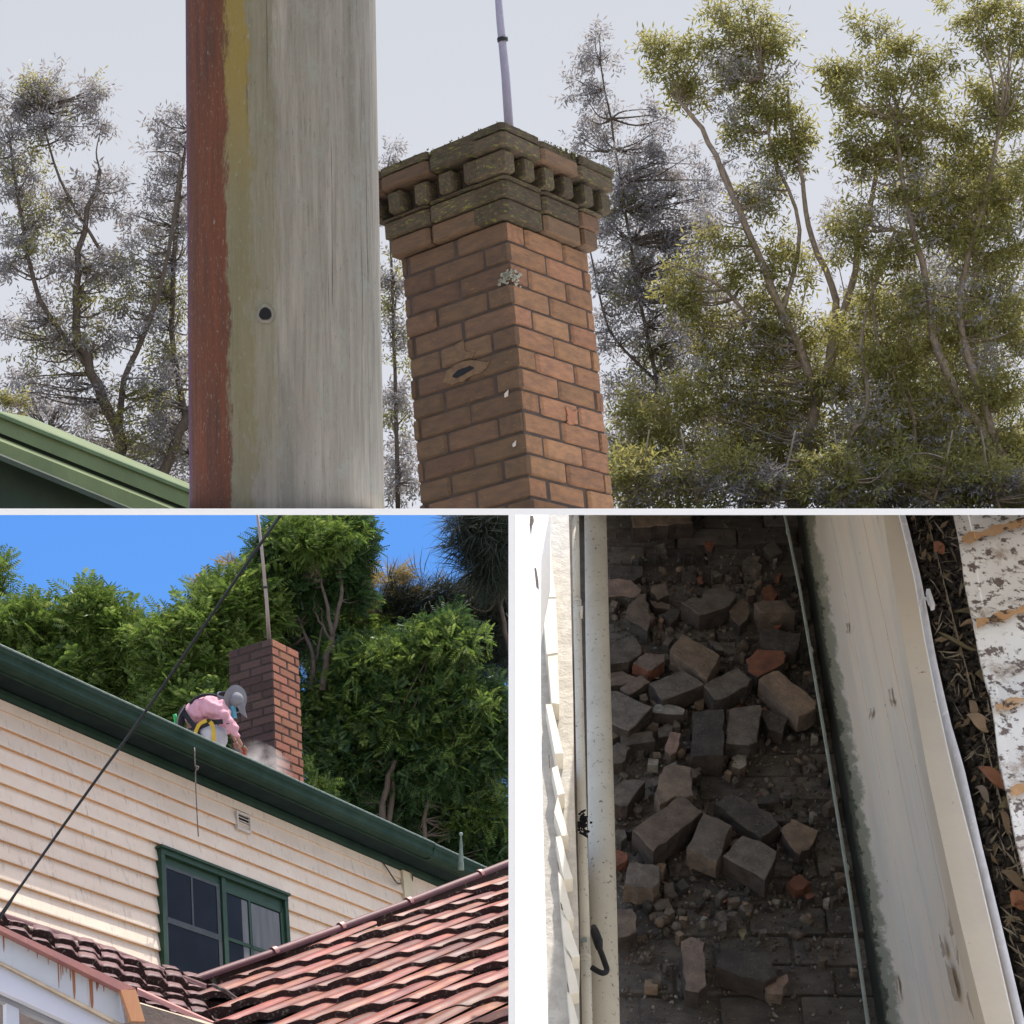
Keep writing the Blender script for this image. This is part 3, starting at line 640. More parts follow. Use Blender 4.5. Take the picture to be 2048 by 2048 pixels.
# near gable: pink capping, white fascia with rust, lilac board, posts
G = nrm(idir(60, 970, 1, -.47, .5)); zg = 11.2; G0 = P(60, 960, zg); GN = nrm(np.cross(G, UP)); GN = GN if GN[2] < 0 else -GN
def gp_(u, v, n=0.0): return hit(u, v, G0 + GN * n, GN)
gab = thing('verandah_gable', 'pale verandah edge with pink capping and rusty streaks at the lower left', 'verandah', gp_(60, 1060))
def gpoly(name, pts, mat, par=gab, n0=0.0, t_=.04):
    mb = MB(); mb.prism([gp_(u, v, n0) for u, v in pts], -GN * t_); return mb.build(name, mat, par)
gpoly('capping', [(-30, 911.0), (0, 925.3), (136, 988.3), (121.5, 990.5), (0, 930.3), (-30, 916)], M['pinkmetal'], n0=.045, t_=.13)
fa = gpoly('fascia', [(-30, 916), (0, 930), (121, 990.2), (122.3, 1023.5), (0, 960.7), (-30, 945.5)], M['white_fascia'], n0=.0)
gpoly('trim', [(-30, 945.7), (0, 960.9), (125, 1025), (125, 1029), (0, 963.8), (-30, 948.4)], M['beige_trim'], n0=.02)
gpoly('lower_board', [(-30, 948.6), (0, 964), (125, 1029.2), (125, 1050), (75, 1025), (0, 990.5), (-30, 976)], M['lilac'], n0=.0)
gpoly('beam', [(-30, 976.2), (0, 990.7), (75, 1025.2), (125, 1050.2), (125, 1062), (60, 1027), (19, 1009), (0, 1000.5), (-30, 986)], M['grey_beam'], n0=-.05)
gpoly('post', [(6.5, 1003.2), (19, 1009), (20, 1050), (7, 1050)], M['lilac'], n0=-.045)
gpoly('end_board', [(119.9, 990.5), (122.6, 991.6), (124.6, 1023), (122.5, 1023.6)], M['lilac'], n0=.01, t_=.3)
gpoly('drip_cap', [(120.8, 990.2), (135.8, 989.2), (145.2, 1021.5), (131.5, 1021.2)], M['copper'], n0=.05, t_=.025)
gpoly('back_wall', [(-30, 975), (130, 1040), (240, 1030), (240, 1100), (-30, 1100)], M['stucco'], n0=-.8, t_=.05)
gpoly('side_wall', [(123, 990), (138, 1003), (175, 1014), (250, 1038), (250, 1080), (123, 1080)], M['stucco'], n0=-.25, t_=.05)
for u, v, w_, l in ((3.2, 932.5, 1.6, 20), (37, 950, .7, 9), (28, 945, .6, 7), (62.5, 963.5, 1.0, 12), (58, 961, 1.3, 28), (60.5, 962, .8, 18), (73.2, 968.5, 3.0, 33), (70, 967, 1.0, 14), (66, 965, .8, 8), (90.6, 977.5, 3.6, 36), (96.5, 979.5, 1.6, 12), (103.5, 983, 1.0, 9), (98, 980, .7, 8), (48, 955, .6, 10)):
    k2 = .1 * l / 30
    gpoly('rust_streak', [(u - w_ / 2, v - .8), (u + w_ / 2, v - .2), (u + w_ * .55 + k2 * 8, v + l * .7), (u + w_ * .1 + k2 * 10, v + l), (u - w_ * .25 + k2 * 8, v + l * .65)], M['rust_streak'], fa, n0=.0025, t_=.002)
# ================================================================ LOWER RIGHT BAY: brick strewn alley seen from above
SC = 1.25
AA = nrm(arr(33, 1397, 2000)); BB = nrm(arr(1, 0, -AA[0] / AA[2])); NA = -np.cross(BB, AA)
NA = NA if NA[1] > 0 else -NA
FD = -np.dot(P(760, 768, 7.0 * SC), NA)        # eye height above the floor
def fl(u, v, h=0.0):                           # pixel -> point at height h over the alley floor
    p0 = NA * (h * SC - FD); return hit(u, v, p0, NA)
def zc_(o, s): return lambda pts: [(o[0] + x / s, o[1] + y / s) for x, y in pts]
S_ = 1932 / 512 * 2
qa, qb, qc, qd = zc_((512, 512), S_), zc_((768, 512), S_), zc_((512, 768), S_), zc_((768, 768), S_)
mpx = 7.0 * SC / F                             # metres per pixel on the floor
alley = thing('alley_floor', 'soot blackened brick paving of the narrow alley', 'paving', fl(760, 768)); tag(alley, kind='structure')
if 'category' in alley: del alley['category']
def panel(name, pts, h, t_, mat, par=None, hs=None):
    top = [fl(u, v, (hs[i] if hs else h)) for i, (u, v) in enumerate(pts)]
    mb = MB(); mb.prism(top, -NA * t_ * SC); return mb.build(name, mat, par)
def clipq(pts, x0=516.5): return pts
panel('soil_bed', [(520, 400), (1100, 400), (1100, 1180), (520, 1180)], -.018, .1, M['a_soil'], alley)
# paving bricks laid in courses across the alley
pv = chamfer_unit(.05); pv.name = 'brick'; pv.materials.append(M['a_pave'])
o0 = fl(560, 1090)
Lb, Wb, gap = .235 * SC, .112 * SC, .012 * SC
for r_ in range(34):
    for c_ in range(-1, 7):
        p = o0 + AA * (r_ * (Wb + gap)) + BB * (c_ * (Lb + gap) + (r_ % 2) * Lb * .5)
        u, v = prj(p)
        if v < 495 or u > 850 or u < 560: continue
        jn = rng.normal(size=4)
        a = nrm(BB + AA * .02 * jn[0] + NA * .02 * jn[1]); b = nrm(np.cross(NA, a)); b = b if np.dot(b, AA) > 0 else -b
        hgt = .012 * SC * jn[2] * .5
        inst('brick', pv, p - NA * (.05 * SC) + NA * hgt, a * Lb, b * Wb, NA * (.05 * SC) , alley)
# rubble: every lump is a thing of its own
def lump(pts, h, t_, mat, side=None, name='broken_brick', label='', rough=.006, tilt=(0, 0)):
    n = len(pts); c0 = np.mean(pts, 0); pts = [tuple(c0 + (np.asarray(q) - c0) * 1.04) for q in pts]
    base = [fl(u, v, h) for u, v in pts]; c = np.mean(base, 0)
    def up(p): d = p - c; return NA * (np.dot(d, BB) * tilt[0] + np.dot(d, AA) * tilt[1])
    ring = []
    for i in range(n):                          # subdivide edges for a chipped outline
        a, b_ = base[i], base[(i + 1) % n]; k = max(2, int(np.linalg.norm(b_ - a) / (.03 * SC)))
        k = min(k, 7)
        for j in range(k):
            f_ = j / k; p = a + (b_ - a) * f_
            if j: p = p + (BB * rng.normal() + AA * rng.normal()) * rough * SC * .7
            ring.append(p + up(p))
    m_ = len(ring); T = t_ * SC
    V = []; Fc = []; mi = []
    def addring(f_, dz, jt): 
        k0 = len(V)
        for p in ring: V.append(c + (p - c) * f_ - NA * dz * SC + (BB * rng.normal() + AA * rng.normal() + NA * rng.normal() * .7) * jt * SC)
        return k0
    r0 = addring(.50, -.0005, .0007); r1 = addring(.965, .0, .0007); r2 = addring(1.0, .0035, .0008); r3 = addring(1.002, t_ * .5, .0016); r4 = addring(1.0, t_, .0015)
    ci = len(V); V.append(c + NA * .002 * SC)
    for i in range(m_):
        j = (i + 1) % m_; Fc.append((ci, r0 + i, r0 + j)); mi.append(0)
        for x, y, q in ((r0, r1, 0), (r1, r2, 0), (r2, r3, 1), (r3, r4, 1)): Fc.append((x + i, y + i, y + j, x + j)); mi.append(q)
    o = mk(name, np.array(V), Fc, [M[mat], M[side or 'a_side']], None, False, False)
    o.data.polygons.foreach_set('material_index', mi); fix_normals(o.data)
    o.data.polygons.foreach_set('use_smooth', [False] * len(mi))
    tag(o, label, 'brick' if 'brick' in name else 'rubble', 'broken bricks fallen in the alley'); return o
B_ = [
 (qa([(905, 20), (1345, 20), (1355, 75), (922, 108)]), .10, .10, 'tan', 'a_side', 'long orange-faced brick lying crosswise at the far end of the alley'),
 (qa([(750, 420), (860, 408), (985, 405), (985, 470), (900, 520), (745, 505)]), .07, .06, 'dark', None, 'black sooty brick half hidden beside the wide pipe near the far end'),
 (qa([(700, 505), (810, 500), (900, 515), (975, 590), (930, 640), (840, 628), (700, 640)]), .08, .06, 'pinkish', 'r_dark', 'pinkish pitted fragment against the wide pipe, farthest of the pink ones'),
 (qa([(880, 700), (955, 625), (1010, 620), (1050, 790), (1020, 885), (860, 780)]), .10, .07, 'brown', 'r_dark', 'brown five-cornered brick chunk right of the pipe near the far end'),
 (qa([(1050, 560), (1110, 545), (1165, 550), (1185, 620), (1100, 658), (1048, 600)]), .07, .05, 'brown', None, 'small brown chunk left of the big notched brick'),
 (qa([(1040, 670), (1110, 668), (1195, 705), (1190, 735), (1080, 720)]), .05, .04, 'brown', None, 'thin brown sliver of brick below the small brown chunk'),
 (qa([(1285, 690), (1360, 645), (1420, 655), (1440, 640), (1450, 590), (1560, 570), (1690, 620), (1640, 690), (1530, 735), (1420, 770)]), .13, .10, 'grey', 'a_side', 'big notched grey brick near the middle of the far half of the alley'),
 (qa([(1635, 740), (1680, 700), (1740, 660), (1785, 690), (1775, 800), (1720, 850), (1650, 790)]), .09, .07, 'brown', 'r_dark', 'rough brown chunk just right of the big notched brick'),
 (qa([(1140, 775), (1215, 710), (1275, 740), (1250, 800), (1200, 840)]), .07, .05, 'dark', None, 'dark grey lump with pale mortar above the tan brick'),
 (qa([(700, 1010), (830, 960), (910, 930), (970, 1010), (975, 1060), (880, 1120), (700, 1140)]), .10, .08, 'grey', 'a_side', 'smooth grey block touching the wide pipe level with the tan brick'),
 (qa([(918, 1130), (960, 1090), (1010, 1062), (1150, 1080), (1145, 1130), (1060, 1190), (1010, 1180)]), .10, .07, 'brown', 'r_red', 'small block with reddish broken face left of the tan brick'),
 (qa([(1200, 1060), (1290, 915), (1565, 1080), (1540, 1140), (1470, 1255)]), .14, .10, 'tan', 'r_brown', 'clean tan brick lying askew in the middle of the far half'),
 (qa([(1480, 965), (1540, 975), (1595, 1045), (1540, 1040)]), .06, .04, 'grey', None, 'narrow grey sliver just right of the tan brick'),
 (qa([(700, 1225), (830, 1200), (930, 1250), (840, 1305), (700, 1315)]), .06, .05, 'brown', None, 'flat brownish slab edge touching the wide pipe above the mauve block'),
 (qa([(820, 1315), (900, 1270), (985, 1240), (1040, 1290), (960, 1330), (880, 1370)]), .08, .06, 'brown', 'r_dark', 'wedge of brown brick left of the dark grey brick'),
 (qa([(1042, 1282), (1170, 1235), (1290, 1200), (1440, 1308), (1290, 1365), (1140, 1412)]), .12, .09, 'grey', 'a_side', 'whole dark grey brick right below the tan brick'),
 (qa([(1448, 1300), (1580, 1235), (1700, 1182), (1805, 1260), (1775, 1305), (1590, 1400), (1530, 1405)]), .12, .09, 'grey', 'r_dark', 'grey brick with a red broken corner right of the dark grey brick'),
 (qa([(1775, 1110), (1850, 1040), (2050, 1060), (2065, 1090), (2050, 1140), (1945, 1190), (1860, 1232), (1790, 1190)]), .11, .07, 'red', 'r_dark', 'rounded orange red half brick near the thin pale pipe'),
 (qa([(690, 1330), (790, 1345), (920, 1415), (1050, 1480), (975, 1560), (880, 1645), (690, 1540)]), .12, .10, 'grey', 'a_side', 'large mauve grey block jutting from under the wide pipe'),
 (qa([(1060, 1490), (1090, 1442), (1200, 1450), (1300, 1490), (1290, 1530), (1160, 1525), (1080, 1515)]), .09, .06, 'pale', 'a_side', 'pale grey mortar-covered piece in the middle of the alley'),
 (qa([(1365, 1500), (1480, 1495), (1592, 1500), (1590, 1830), (1480, 1825), (1365, 1822)]), .13, .11, 'dark', 'a_side', 'upright standing dark brick lying lengthwise, left one of the middle pair'),
 (qa([(1650, 1480), (1760, 1462), (1872, 1450), (1860, 1600), (1845, 1730), (1790, 1760), (1615, 1740), (1630, 1600)]), .12, .09, 'grey', 'r_dark', 'grey brick with chipped pale end, right one of the middle pair'),
 (qa([(828, 1690), (940, 1668), (1060, 1648), (1078, 1720), (960, 1745), (850, 1772)]), .08, .08, 'grey', 'r_dark', 'small grey brick end left of the pinkish chip'),
 (qa([(1165, 1750), (1190, 1665), (1275, 1680), (1262, 1750), (1240, 1800), (1200, 1822), (1158, 1790)]), .08, .05, 'pinkish', 'r_brown', 'small pinkish upright chip in the middle of the alley'),
 (qa([(740, 1790), (800, 1738), (892, 1770), (860, 1840), (830, 1885), (740, 1890)]), .10, .07, 'grey', 'a_side', 'grey corner block by the wide pipe below the mauve block'),
 (qa([(720, 1560), (760, 1560), (812, 1600), (800, 1690), (720, 1740)]), .07, .05, 'tan', 'r_dark', 'orange tan lump tucked against the wide pipe'),
 (qa([(1660, 1850), (1720, 1815), (1775, 1830), (1770, 1900), (1720, 1935), (1660, 1920)]), .07, .05, 'pale', 'r_brown', 'pale tan rough chip below the middle pair of bricks'),
 (qa([(1100, 1630), (1160, 1600), (1215, 1612), (1200, 1690), (1110, 1700)]), .05, .04, 'grey', None, 'flat grey chip above the pinkish chip'),
 (qa([(1450, 235), (1495, 215), (1532, 240), (1505, 295), (1470, 285)]), .05, .03, 'red', None, 'little orange chip alone near the far end'),
 (qa([(1392, 488), (1432, 484), (1446, 535), (1420, 542)]), .04, .03, 'red', None, 'tiny orange chip above the big notched brick'),
 (qb([(-100, 690), (20, 672), (110, 675), (198, 745), (60, 752), (-60, 758)]), .14, .12, 'brown', 'r_brown', 'dark reddish whole brick beside the thin pale pipe'),
 (qb([(-55, 890), (40, 882), (245, 935), (205, 1062), (60, 1040), (-40, 1015)]), .10, .08, 'dark', 'a_side', 'dark greenish brick right against the thin pale pipe'),
 (qb([(-40, 575), (20, 555), (75, 615), (40, 665), (-30, 670)]), .08, .05, 'red', 'r_red', 'bright orange red lump near the thin pipe'),
 (qb([(50, 490), (70, 462), (105, 470), (82, 515)]), .06, .03, 'red', 'r_red', 'small orange bit beside the thin pipe at the far side'),
 (qb([(-60, 1255), (10, 1212), (82, 1192), (230, 1320), (362, 1440), (350, 1485), (225, 1540), (80, 1400)]), .14, .10, 'tan', 'r_brown', 'long tan brick pointing at the thin pale pipe'),
 (qb([(-60, 1480), (20, 1490), (150, 1560), (110, 1672), (0, 1630)]), .09, .07, 'dark', 'a_side', 'dark block behind the long tan brick'),
 (qc([(740, 200), (850, 82), (930, 80), (1002, 92), (870, 285), (790, 272), (740, 260)]), .11, .09, 'grey', 'a_side', 'grey wedge-shaped brick half leaning by the wide pipe'),
 (qc([(1150, -10), (1250, -20), (1350, 0), (1362, 200), (1230, 205), (1120, 262), (1085, 180), (1110, 60)]), .13, .10, 'brown', 'r_brown', 'brownish block above the largest whole brick'),
 (qc([(1345, -10), (1425, 40), (1395, 68), (1360, 75)]), .07, .05, 'brown', None, 'small brown corner piece beside the brownish block'),
 (qc([(922, 462), (1100, 330), (1270, 203), (1432, 330), (1250, 480), (1072, 622)]), .15, .11, 'brown', 'a_side', 'largest whole brown brick lying diagonally in the near half'),
 (qc([(1325, 600), (1390, 470), (1452, 350), (1560, 385), (1657, 432), (1600, 560), (1542, 690), (1440, 645)]), .14, .10, 'grey', 'r_brown', 'grey brick lengthwise just right of the largest brown brick'),
 (qc([(1540, 270), (1650, 195), (1800, 270), (1950, 340), (2010, 420), (1930, 490), (1880, 520), (1700, 400)]), .11, .09, 'dark', 'a_side', 'dark brick slanting behind the near grey pair'),
 (qc([(1602, 650), (1670, 575), (1742, 515), (1870, 560), (1992, 640), (1955, 740), (1908, 835), (1760, 740)]), .14, .10, 'grey', 'a_side', 'grey brick slanting to the lower right in the near half'),
 (qc([(740, 620), (800, 618), (870, 650), (862, 700), (790, 738), (740, 730)]), .08, .05, 'red', 'r_red', 'crumbly red lump touching the wide pipe in the near half'),
 (qc([(895, 715), (1000, 722), (1118, 735), (1112, 850), (1062, 905), (950, 900), (848, 890), (865, 800)]), .12, .10, 'grey', 'r_brown', 'square grey brick end with a pale lichen spot'),
 (qc([(740, 1072), (900, 1060), (942, 1120), (940, 1230), (880, 1262), (740, 1268)]), .12, .09, 'brown', 'a_side', 'rounded brown brick end sticking out from the wide pipe'),
 (qc([(1280, 1300), (1330, 1280), (1380, 1275), (1452, 1310), (1456, 1480), (1462, 1640), (1410, 1690), (1310, 1670), (1295, 1480)]), .12, .10, 'brown', 'a_side', 'narrow brick standing lengthwise near the bottom edge'),
 (qc([(1545, 1500), (1565, 1440), (1600, 1378), (1770, 1385), (1940, 1400), (1990, 1550), (1900, 1605), (1720, 1560)]), .12, .10, 'dark', 'a_side', 'dark brick with a tan chipped edge near the bottom'),
 (qd([(105, 480), (140, 430), (182, 385), (260, 420), (372, 460), (345, 540), (308, 600), (240, 642), (170, 590)]), .10, .07, 'tan', 'a_side', 'ragged orange tan chunk near the thin pipe in the near half'),
 (qd([(150, 860), (190, 820), (242, 798), (328, 870), (270, 905), (200, 922)]), .07, .05, 'red', 'r_red', 'small red chunk below the orange tan one'),
 (qd([(280, 960), (330, 940), (360, 955), (300, 990)]), .05, .03, 'red', None, 'red splinter beside the small red chunk'),
 (qd([(-30, 1650), (60, 1600), (135, 1555), (152, 1600), (105, 1700), (0, 1690)]), .08, .06, 'pinkish', 'r_brown', 'pinkish triangular chip near the bottom edge'),
]
for pts, h, t_, mt_, sd_, lb in B_:
    t_ *= .78; h *= .85
    lump(pts, h, t_, 'r_' + mt_, sd_, 'broken_brick', lb, .0042, (rng.normal() * .05, rng.normal() * .04))
# gravel and mortar crumbs: nobody could count them
def pebbles(n, region, r0, r1, mats, name, label, cat, hs=(.0, .02)):
    for mi_, mt_ in enumerate(mats):
        me0 = bmesh.new(); bmesh.ops.create_icosphere(me0, subdivisions=1, radius=1); tv = np.array([v.co[:] for v in me0.verts]); tf = np.array([[v.index for v in f.verts] for f in me0.faces]); me0.free()
        tv = np.sign(tv) * np.abs(tv) ** .55 * (1 + rng.normal(size=tv.shape) * .22)
        pos = []; 
        while len(pos) < n:
            u, v = region[0] + rng.random() * (region[2] - region[0]), region[1] + rng.random() * (region[3] - region[1])
            if region[4](u, v): pos.append(fl(u, v, hs[0] + rng.random() * (hs[1] - hs[0])))
        sc = (r0 + (r1 - r0) * rng.random(len(pos)) ** 3)[:, None] * SC * np.array([1, .8, .6]) * (1 + .3 * rng.normal(size=(len(pos), 3))).clip(.5, 1.6)
        V, Fc = scatter(tv, tf, np.array(pos), rand_rot(len(pos)), sc)
        o = mk(name, V, Fc, M[mt_], alley, False, False); tag(o, None, None, None, 'stuff')
def on_floor(u, v): return u < 790 + (v - 515) * .166 and u > 606 + (v - 515) * .022
def mid(u, v):
    if not on_floor(u, v): return False
    d = math.exp(-((v - 640) / 90.) ** 2) + .6 * math.exp(-((v - 860) / 90.) ** 2) + .25
    return rng.random() < d
pebbles(2600, (600, 505, 880, 1030, mid), .002, .008, ['r_grey', 'r_brown', 'r_pale'], 'gravel', '', '')
pebbles(90, (600, 560, 860, 960, mid), .006, .022, ['r_grey', 'r_brown', 'r_tan', 'r_dark', 'a_soil'], 'rubble_crumbs', '', '', (.0, .05))
pebbles(45, (600, 560, 860, 980, mid), .004, .011, ['r_red'], 'red_crumbs', '', '', (.0, .04))
def frag(u, v, r, mat):
    k = rng.integers(4, 7); a0 = rng.random() * 6
    pts = [(u + r * math.cos(a0 + i * 2 * math.pi / k) * rng.uniform(.6, 1.3), v + r * .7 * math.sin(a0 + i * 2 * math.pi / k) * rng.uniform(.6, 1.3)) for i in range(k)]
    if rng.random() < .55:
        c_, s_ = math.cos(a0), math.sin(a0); w_ = rng.uniform(.55, .9)
        pts = [(u + r * (x * c_ - y * w_ * s_), v + r * .72 * (x * s_ + y * w_ * c_)) for x, y in ((-1.1, -1), (1, -1.05), (1.05, .9), (.2, 1.1), (-1, .95))]
    h = rng.uniform(.025, .055); mb = MB(); top = [fl(a, b_, h) + NA * rng.normal() * .004 for a, b_ in pts]; mb.prism(top, -NA * h * SC * .9); return mb
FR = {}
for _ in range(400):
    v = rng.uniform(545, 985); u = rng.uniform(610, 790 + (v - 515) * .16)
    if not mid(u, v): continue
    mt_ = ['r_grey', 'r_brown', 'r_dark', 'r_tan', 'r_pale', 'r_red'][rng.choice(6, p=[.34, .25, .22, .09, .05, .05])]
    g_ = frag(u, v, rng.uniform(1.5, 6.5) * (1 if rng.random() < .8 else 1.5), mt_); FR.setdefault(mt_, MB()).add(g_.V, g_.F)
for mt_, g_ in FR.items(): tag(g_.build('brick_fragments', M[mt_], alley), kind='stuff')
# left side: sun bleached wall top, board ends, conduit and downpipe
lw = thing('bleached_wall', 'blown out white weatherboard wall at the left of the alley', 'wall', fl(530, 1060, 0))
panel('wall_cap', [(515.3, 508), (550.3, 508), (545, 536), (541, 560), (540.5, 640), (541.5, 760), (545, 900), (549, 1060), (515.3, 1060)], 2.55, .2, M['a_white'], lw)
panel('grain_board', [(537, 508), (568.6, 508), (570, 560), (573.2, 700), (574.5, 800), (578.5, 920), (580.0, 1060), (537, 1060)], 2.20, 2.19, M['a_grain'], lw)
teeth = [qa([(205, 205), (290, 200), (300, 400), (330, 640), (215, 640)]), qa([(225, 640), (328, 636), (335, 800), (348, 1060), (262, 1075)]), qa([(268, 1078), (345, 1062), (350, 1250), (357, 1448), (300, 1440)]),
         qa([(255, 1450), (300, 1450), (350, 1660), (387, 1820), (325, 1822)]), qc([(300, 0), (345, -20), (370, 90), (398, 190), (345, 205)]), qc([(318, 330), (345, 210), (385, 360), (426, 508), (376, 510)]),
         qc([(330, 520), (372, 512), (410, 680), (460, 832), (392, 838)]), qc([(348, 780), (388, 840), (430, 1000), (468, 1135), (420, 1148), (370, 1050)]), qc([(372, 1100), (425, 1150), (470, 1300), (512, 1420), (452, 1428), (395, 1330)]),
         qc([(395, 1370), (440, 1430), (480, 1560), (507, 1690), (440, 1708)]), qc([(415, 1690), (445, 1710), (480, 1840), (516, 1990), (450, 1990)])]
for i, tp in enumerate(teeth):
    panel('board_end', tp, 2.245 - .002 * i, .10, M['a_cream'], lw)
slits = [qa([(135, 25), (160, 30), (165, 70), (150, 100), (150, 170), (142, 165), (135, 90)]), qa([(172, 418), (180, 420), (200, 520), (203, 580), (185, 560)]), qa([(205, 880), (212, 890), (228, 965), (218, 960)]), qa([(222, 1080), (230, 1085), (232, 1160), (222, 1150)]), qa([(272, 1830), (285, 1835), (290, 1930), (278, 1930)]), qc([(340, 700), (350, 720), (360, 770), (350, 770)]), qc([(366, 1010), (380, 1030), (385, 1075), (372, 1060)]), qc([(412, 1600), (425, 1650), (432, 1690), (420, 1680)])]
for s in [slits[i] for i in (0, 1, 4, 5, 6, 7)]: panel('crack', [(u_ + rng.normal() * .25, v_) for u_, v_ in s], 2.5515 if s[0][0] < 545 + (s[0][1] - 512) * .02 else 2.33, .001, M['bark'], lw)
lwf = [(567, 508), (571.5, 508), (573, 600), (577, 800), (583, 1060), (578, 1060)]
panel('shadow_gap', lwf, 1.9, .03, M['bark'], lw)
def pipe(line, rr, h, mat, name, par=None, n=14, smooth=True, hs=None):
    mb = MB(); mb.tube([fl(u, v, h) for u, v in line], rr, n); return mb.build(name, mat, par, smooth)
def rpx(px1, h): return px1 * .5 * np.linalg.norm(fl(600 + 1, 768, h) - fl(600, 768, h))
o = pipe([(594.7, 480), (597.5, 640), (601, 800), (605.5, 1060)], rpx(26, 1.1), 1.1, M['a_pipe'], 'downpipe', n=20)
tag(o, 'wide speckled cream pipe running the length of the alley', 'pipe')
cond = thing('conduit', 'narrow cream conduit beside the wide pipe with two saddle clips', 'pipe', fl(587, 1050, 1.3))
rc = rpx(9.8, 1.4)
pipe([(574.6, 480), (576.5, 600)], rc * .93, 1.4, M['a_pipe'], 'tube', cond)
pipe([(576.5, 600), (577, 612), (580, 740), (584.8, 940)], rc, 1.4, M['a_pipe'], 'tube', cond)
pipe([(584.8, 940), (586, 980), (587.5, 1060)], rc * 1.04, 1.4, M['a_pipe'], 'tube', cond)
for v in (602, 605.5, 962.5, 958): 
    u = 576.6 + (v - 602) * .0242
    mb = MB(); mb.tube([fl(u, v - 1.2, 1.4), fl(u, v + 1.2, 1.4)], rc * 1.13, 14); mb.build('clip', M['a_pipe'], cond, True)
mb = MB(); mb.tube([fl(584.4, 941.5, 1.4), fl(584.6, 946.0, 1.4)], rc * 1.06, 14); mb.build('tape_band', M['lip'], cond, True)
u = 576.8; panel('screw', [(580, 606), (582.8, 606), (582.8, 610), (580, 610)], 1.44, .03, M['a_pipe'], cond)
hk = bezier([fl(u, v, 1.5) for u, v in qc([(602, 1505), (650, 1535), (690, 1548), (716, 1525), (700, 1470), (675, 1400), (655, 1350)])], 5)
mb = MB(); mb.tube(hk, .0080, 8); mb.tube([fl(u, v, 1.5) for u, v in qc([(658, 1360), (650, 1310), (625, 1240), (615, 1195)])], [.010, .014, .013, .008], 8)
tag(mb.build('cable_tail', M['cable'], None, True), 'black bent cable tail hanging beside the narrow conduit', 'cable')
# dark nest clot
V = []; tw = MB()
for i in range(46):
    a = fl(*qc([(530 + rng.normal() * 26, 425 + rng.normal() * 38)])[0], 1.47); d = (BB * rng.normal() + AA * rng.normal() + NA * rng.normal() * .4) * .006
    tw.tube([a, a + d, a + d * 1.6 + BB * rng.normal() * .003], [.004, .004, .002], 4)
tag(tw.build('twig_clot', M['black']), 'dark clot of twigs and dirt caught on the narrow conduit', 'twigs')
# right side: thin pipe, stained wall, gutter full of mulch, corrugated sheet
tp = pipe([(783, 480), (784.8, 515), (800, 590), (812, 660), (830, 768), (850, 892), (868, 1024), (875, 1060)], rpx(3.4, .35), .45, M['algae'], 'thin_pipe')
tag(tp, 'thin greenish pipe running along the foot of the stained wall', 'pipe')
mb = MB()
for (u, v) in ((787.5, 532), (811, 650), (847, 868)): mb.tube([fl(u, v - 2, .45), fl(u + .4, v + 2.0, .45)], rpx(4.2, .4), 8)
mb.build('joint', M['algae'], tp)
aw = thing('stained_wall', 'cream painted wall with green mould along its foot, right of the alley', 'wall', fl(900, 1060, 0))
hw = 1.43
base = [(793.5, 500), (883, 1060)]; tl = [(895.5, 500), (1030, 1060)]
def lerp(a, b, t_): return a + (b - a) * t_
g = []
for i in range(25):
    f_ = i / 24; row = []
    for j in range(9):
        k = j / 8; a = fl(lerp(base[0][0], base[1][0], f_), lerp(500, 1060, f_), 0); b_ = fl(lerp(tl[0][0], tl[1][0], f_), lerp(500, 1060, f_), hw)
        row.append(a + (b_ - a) * k)
    g.append(row)
mb = MB(); mb.sheet(g); mb.sheet([[p + BB * .1 for p in r_] for r_ in g]); o = mb.build('wall_face', M['a_wall_uv'], aw)
def wall_uv(o, fn):
    uvl = o.data.uv_layers.new(name='UVMap')
    for lp in o.data.loops: uvl.data[lp.index].uv = fn(lp.vertex_index)
wall_uv(o, lambda i: (((i % 225) % 9) / 8, ((i % 225) // 9) / 24 * 3.2))
# raised moulding lines along the wall (long vertical streak steps) and peeled patches
for k, wd_ in ((.36, .0012), (.53, .0010), (.66, .0012), (.78, .003)):
    mb = MB(); L1 = []; L2 = []
    for f_ in (0, 1):
        a = fl(lerp(base[0][0], base[1][0], f_), lerp(500, 1060, f_), 0); b_ = fl(lerp(tl[0][0], tl[1][0], f_), lerp(500, 1060, f_), hw)
        L1.append(a + (b_ - a) * k - BB * wd_ * SC); L2.append(a + (b_ - a) * (k + .062) - BB * wd_ * SC)
    mb.prism([L1[0], L1[1], L2[1], L2[0]], BB * wd_ * SC * .98); o = mb.build('moulding', M['a_wall_uv'], aw); wall_uv(o, lambda i: (k + (.062 if i % 4 in (2, 3) else 0), (0 if i % 4 in (0, 3) else 3.2)))
def wallpt(u, v, off=.0):
    a = fl(base[0][0], 500, 0); b_ = fl(base[1][0], 1060, 0); c = fl(tl[0][0], 500, hw); n = nrm(np.cross(b_ - a, c - a)); n = n if np.dot(n, BB) < 0 else -n
    return hit(u, v, a + n * off, n), n
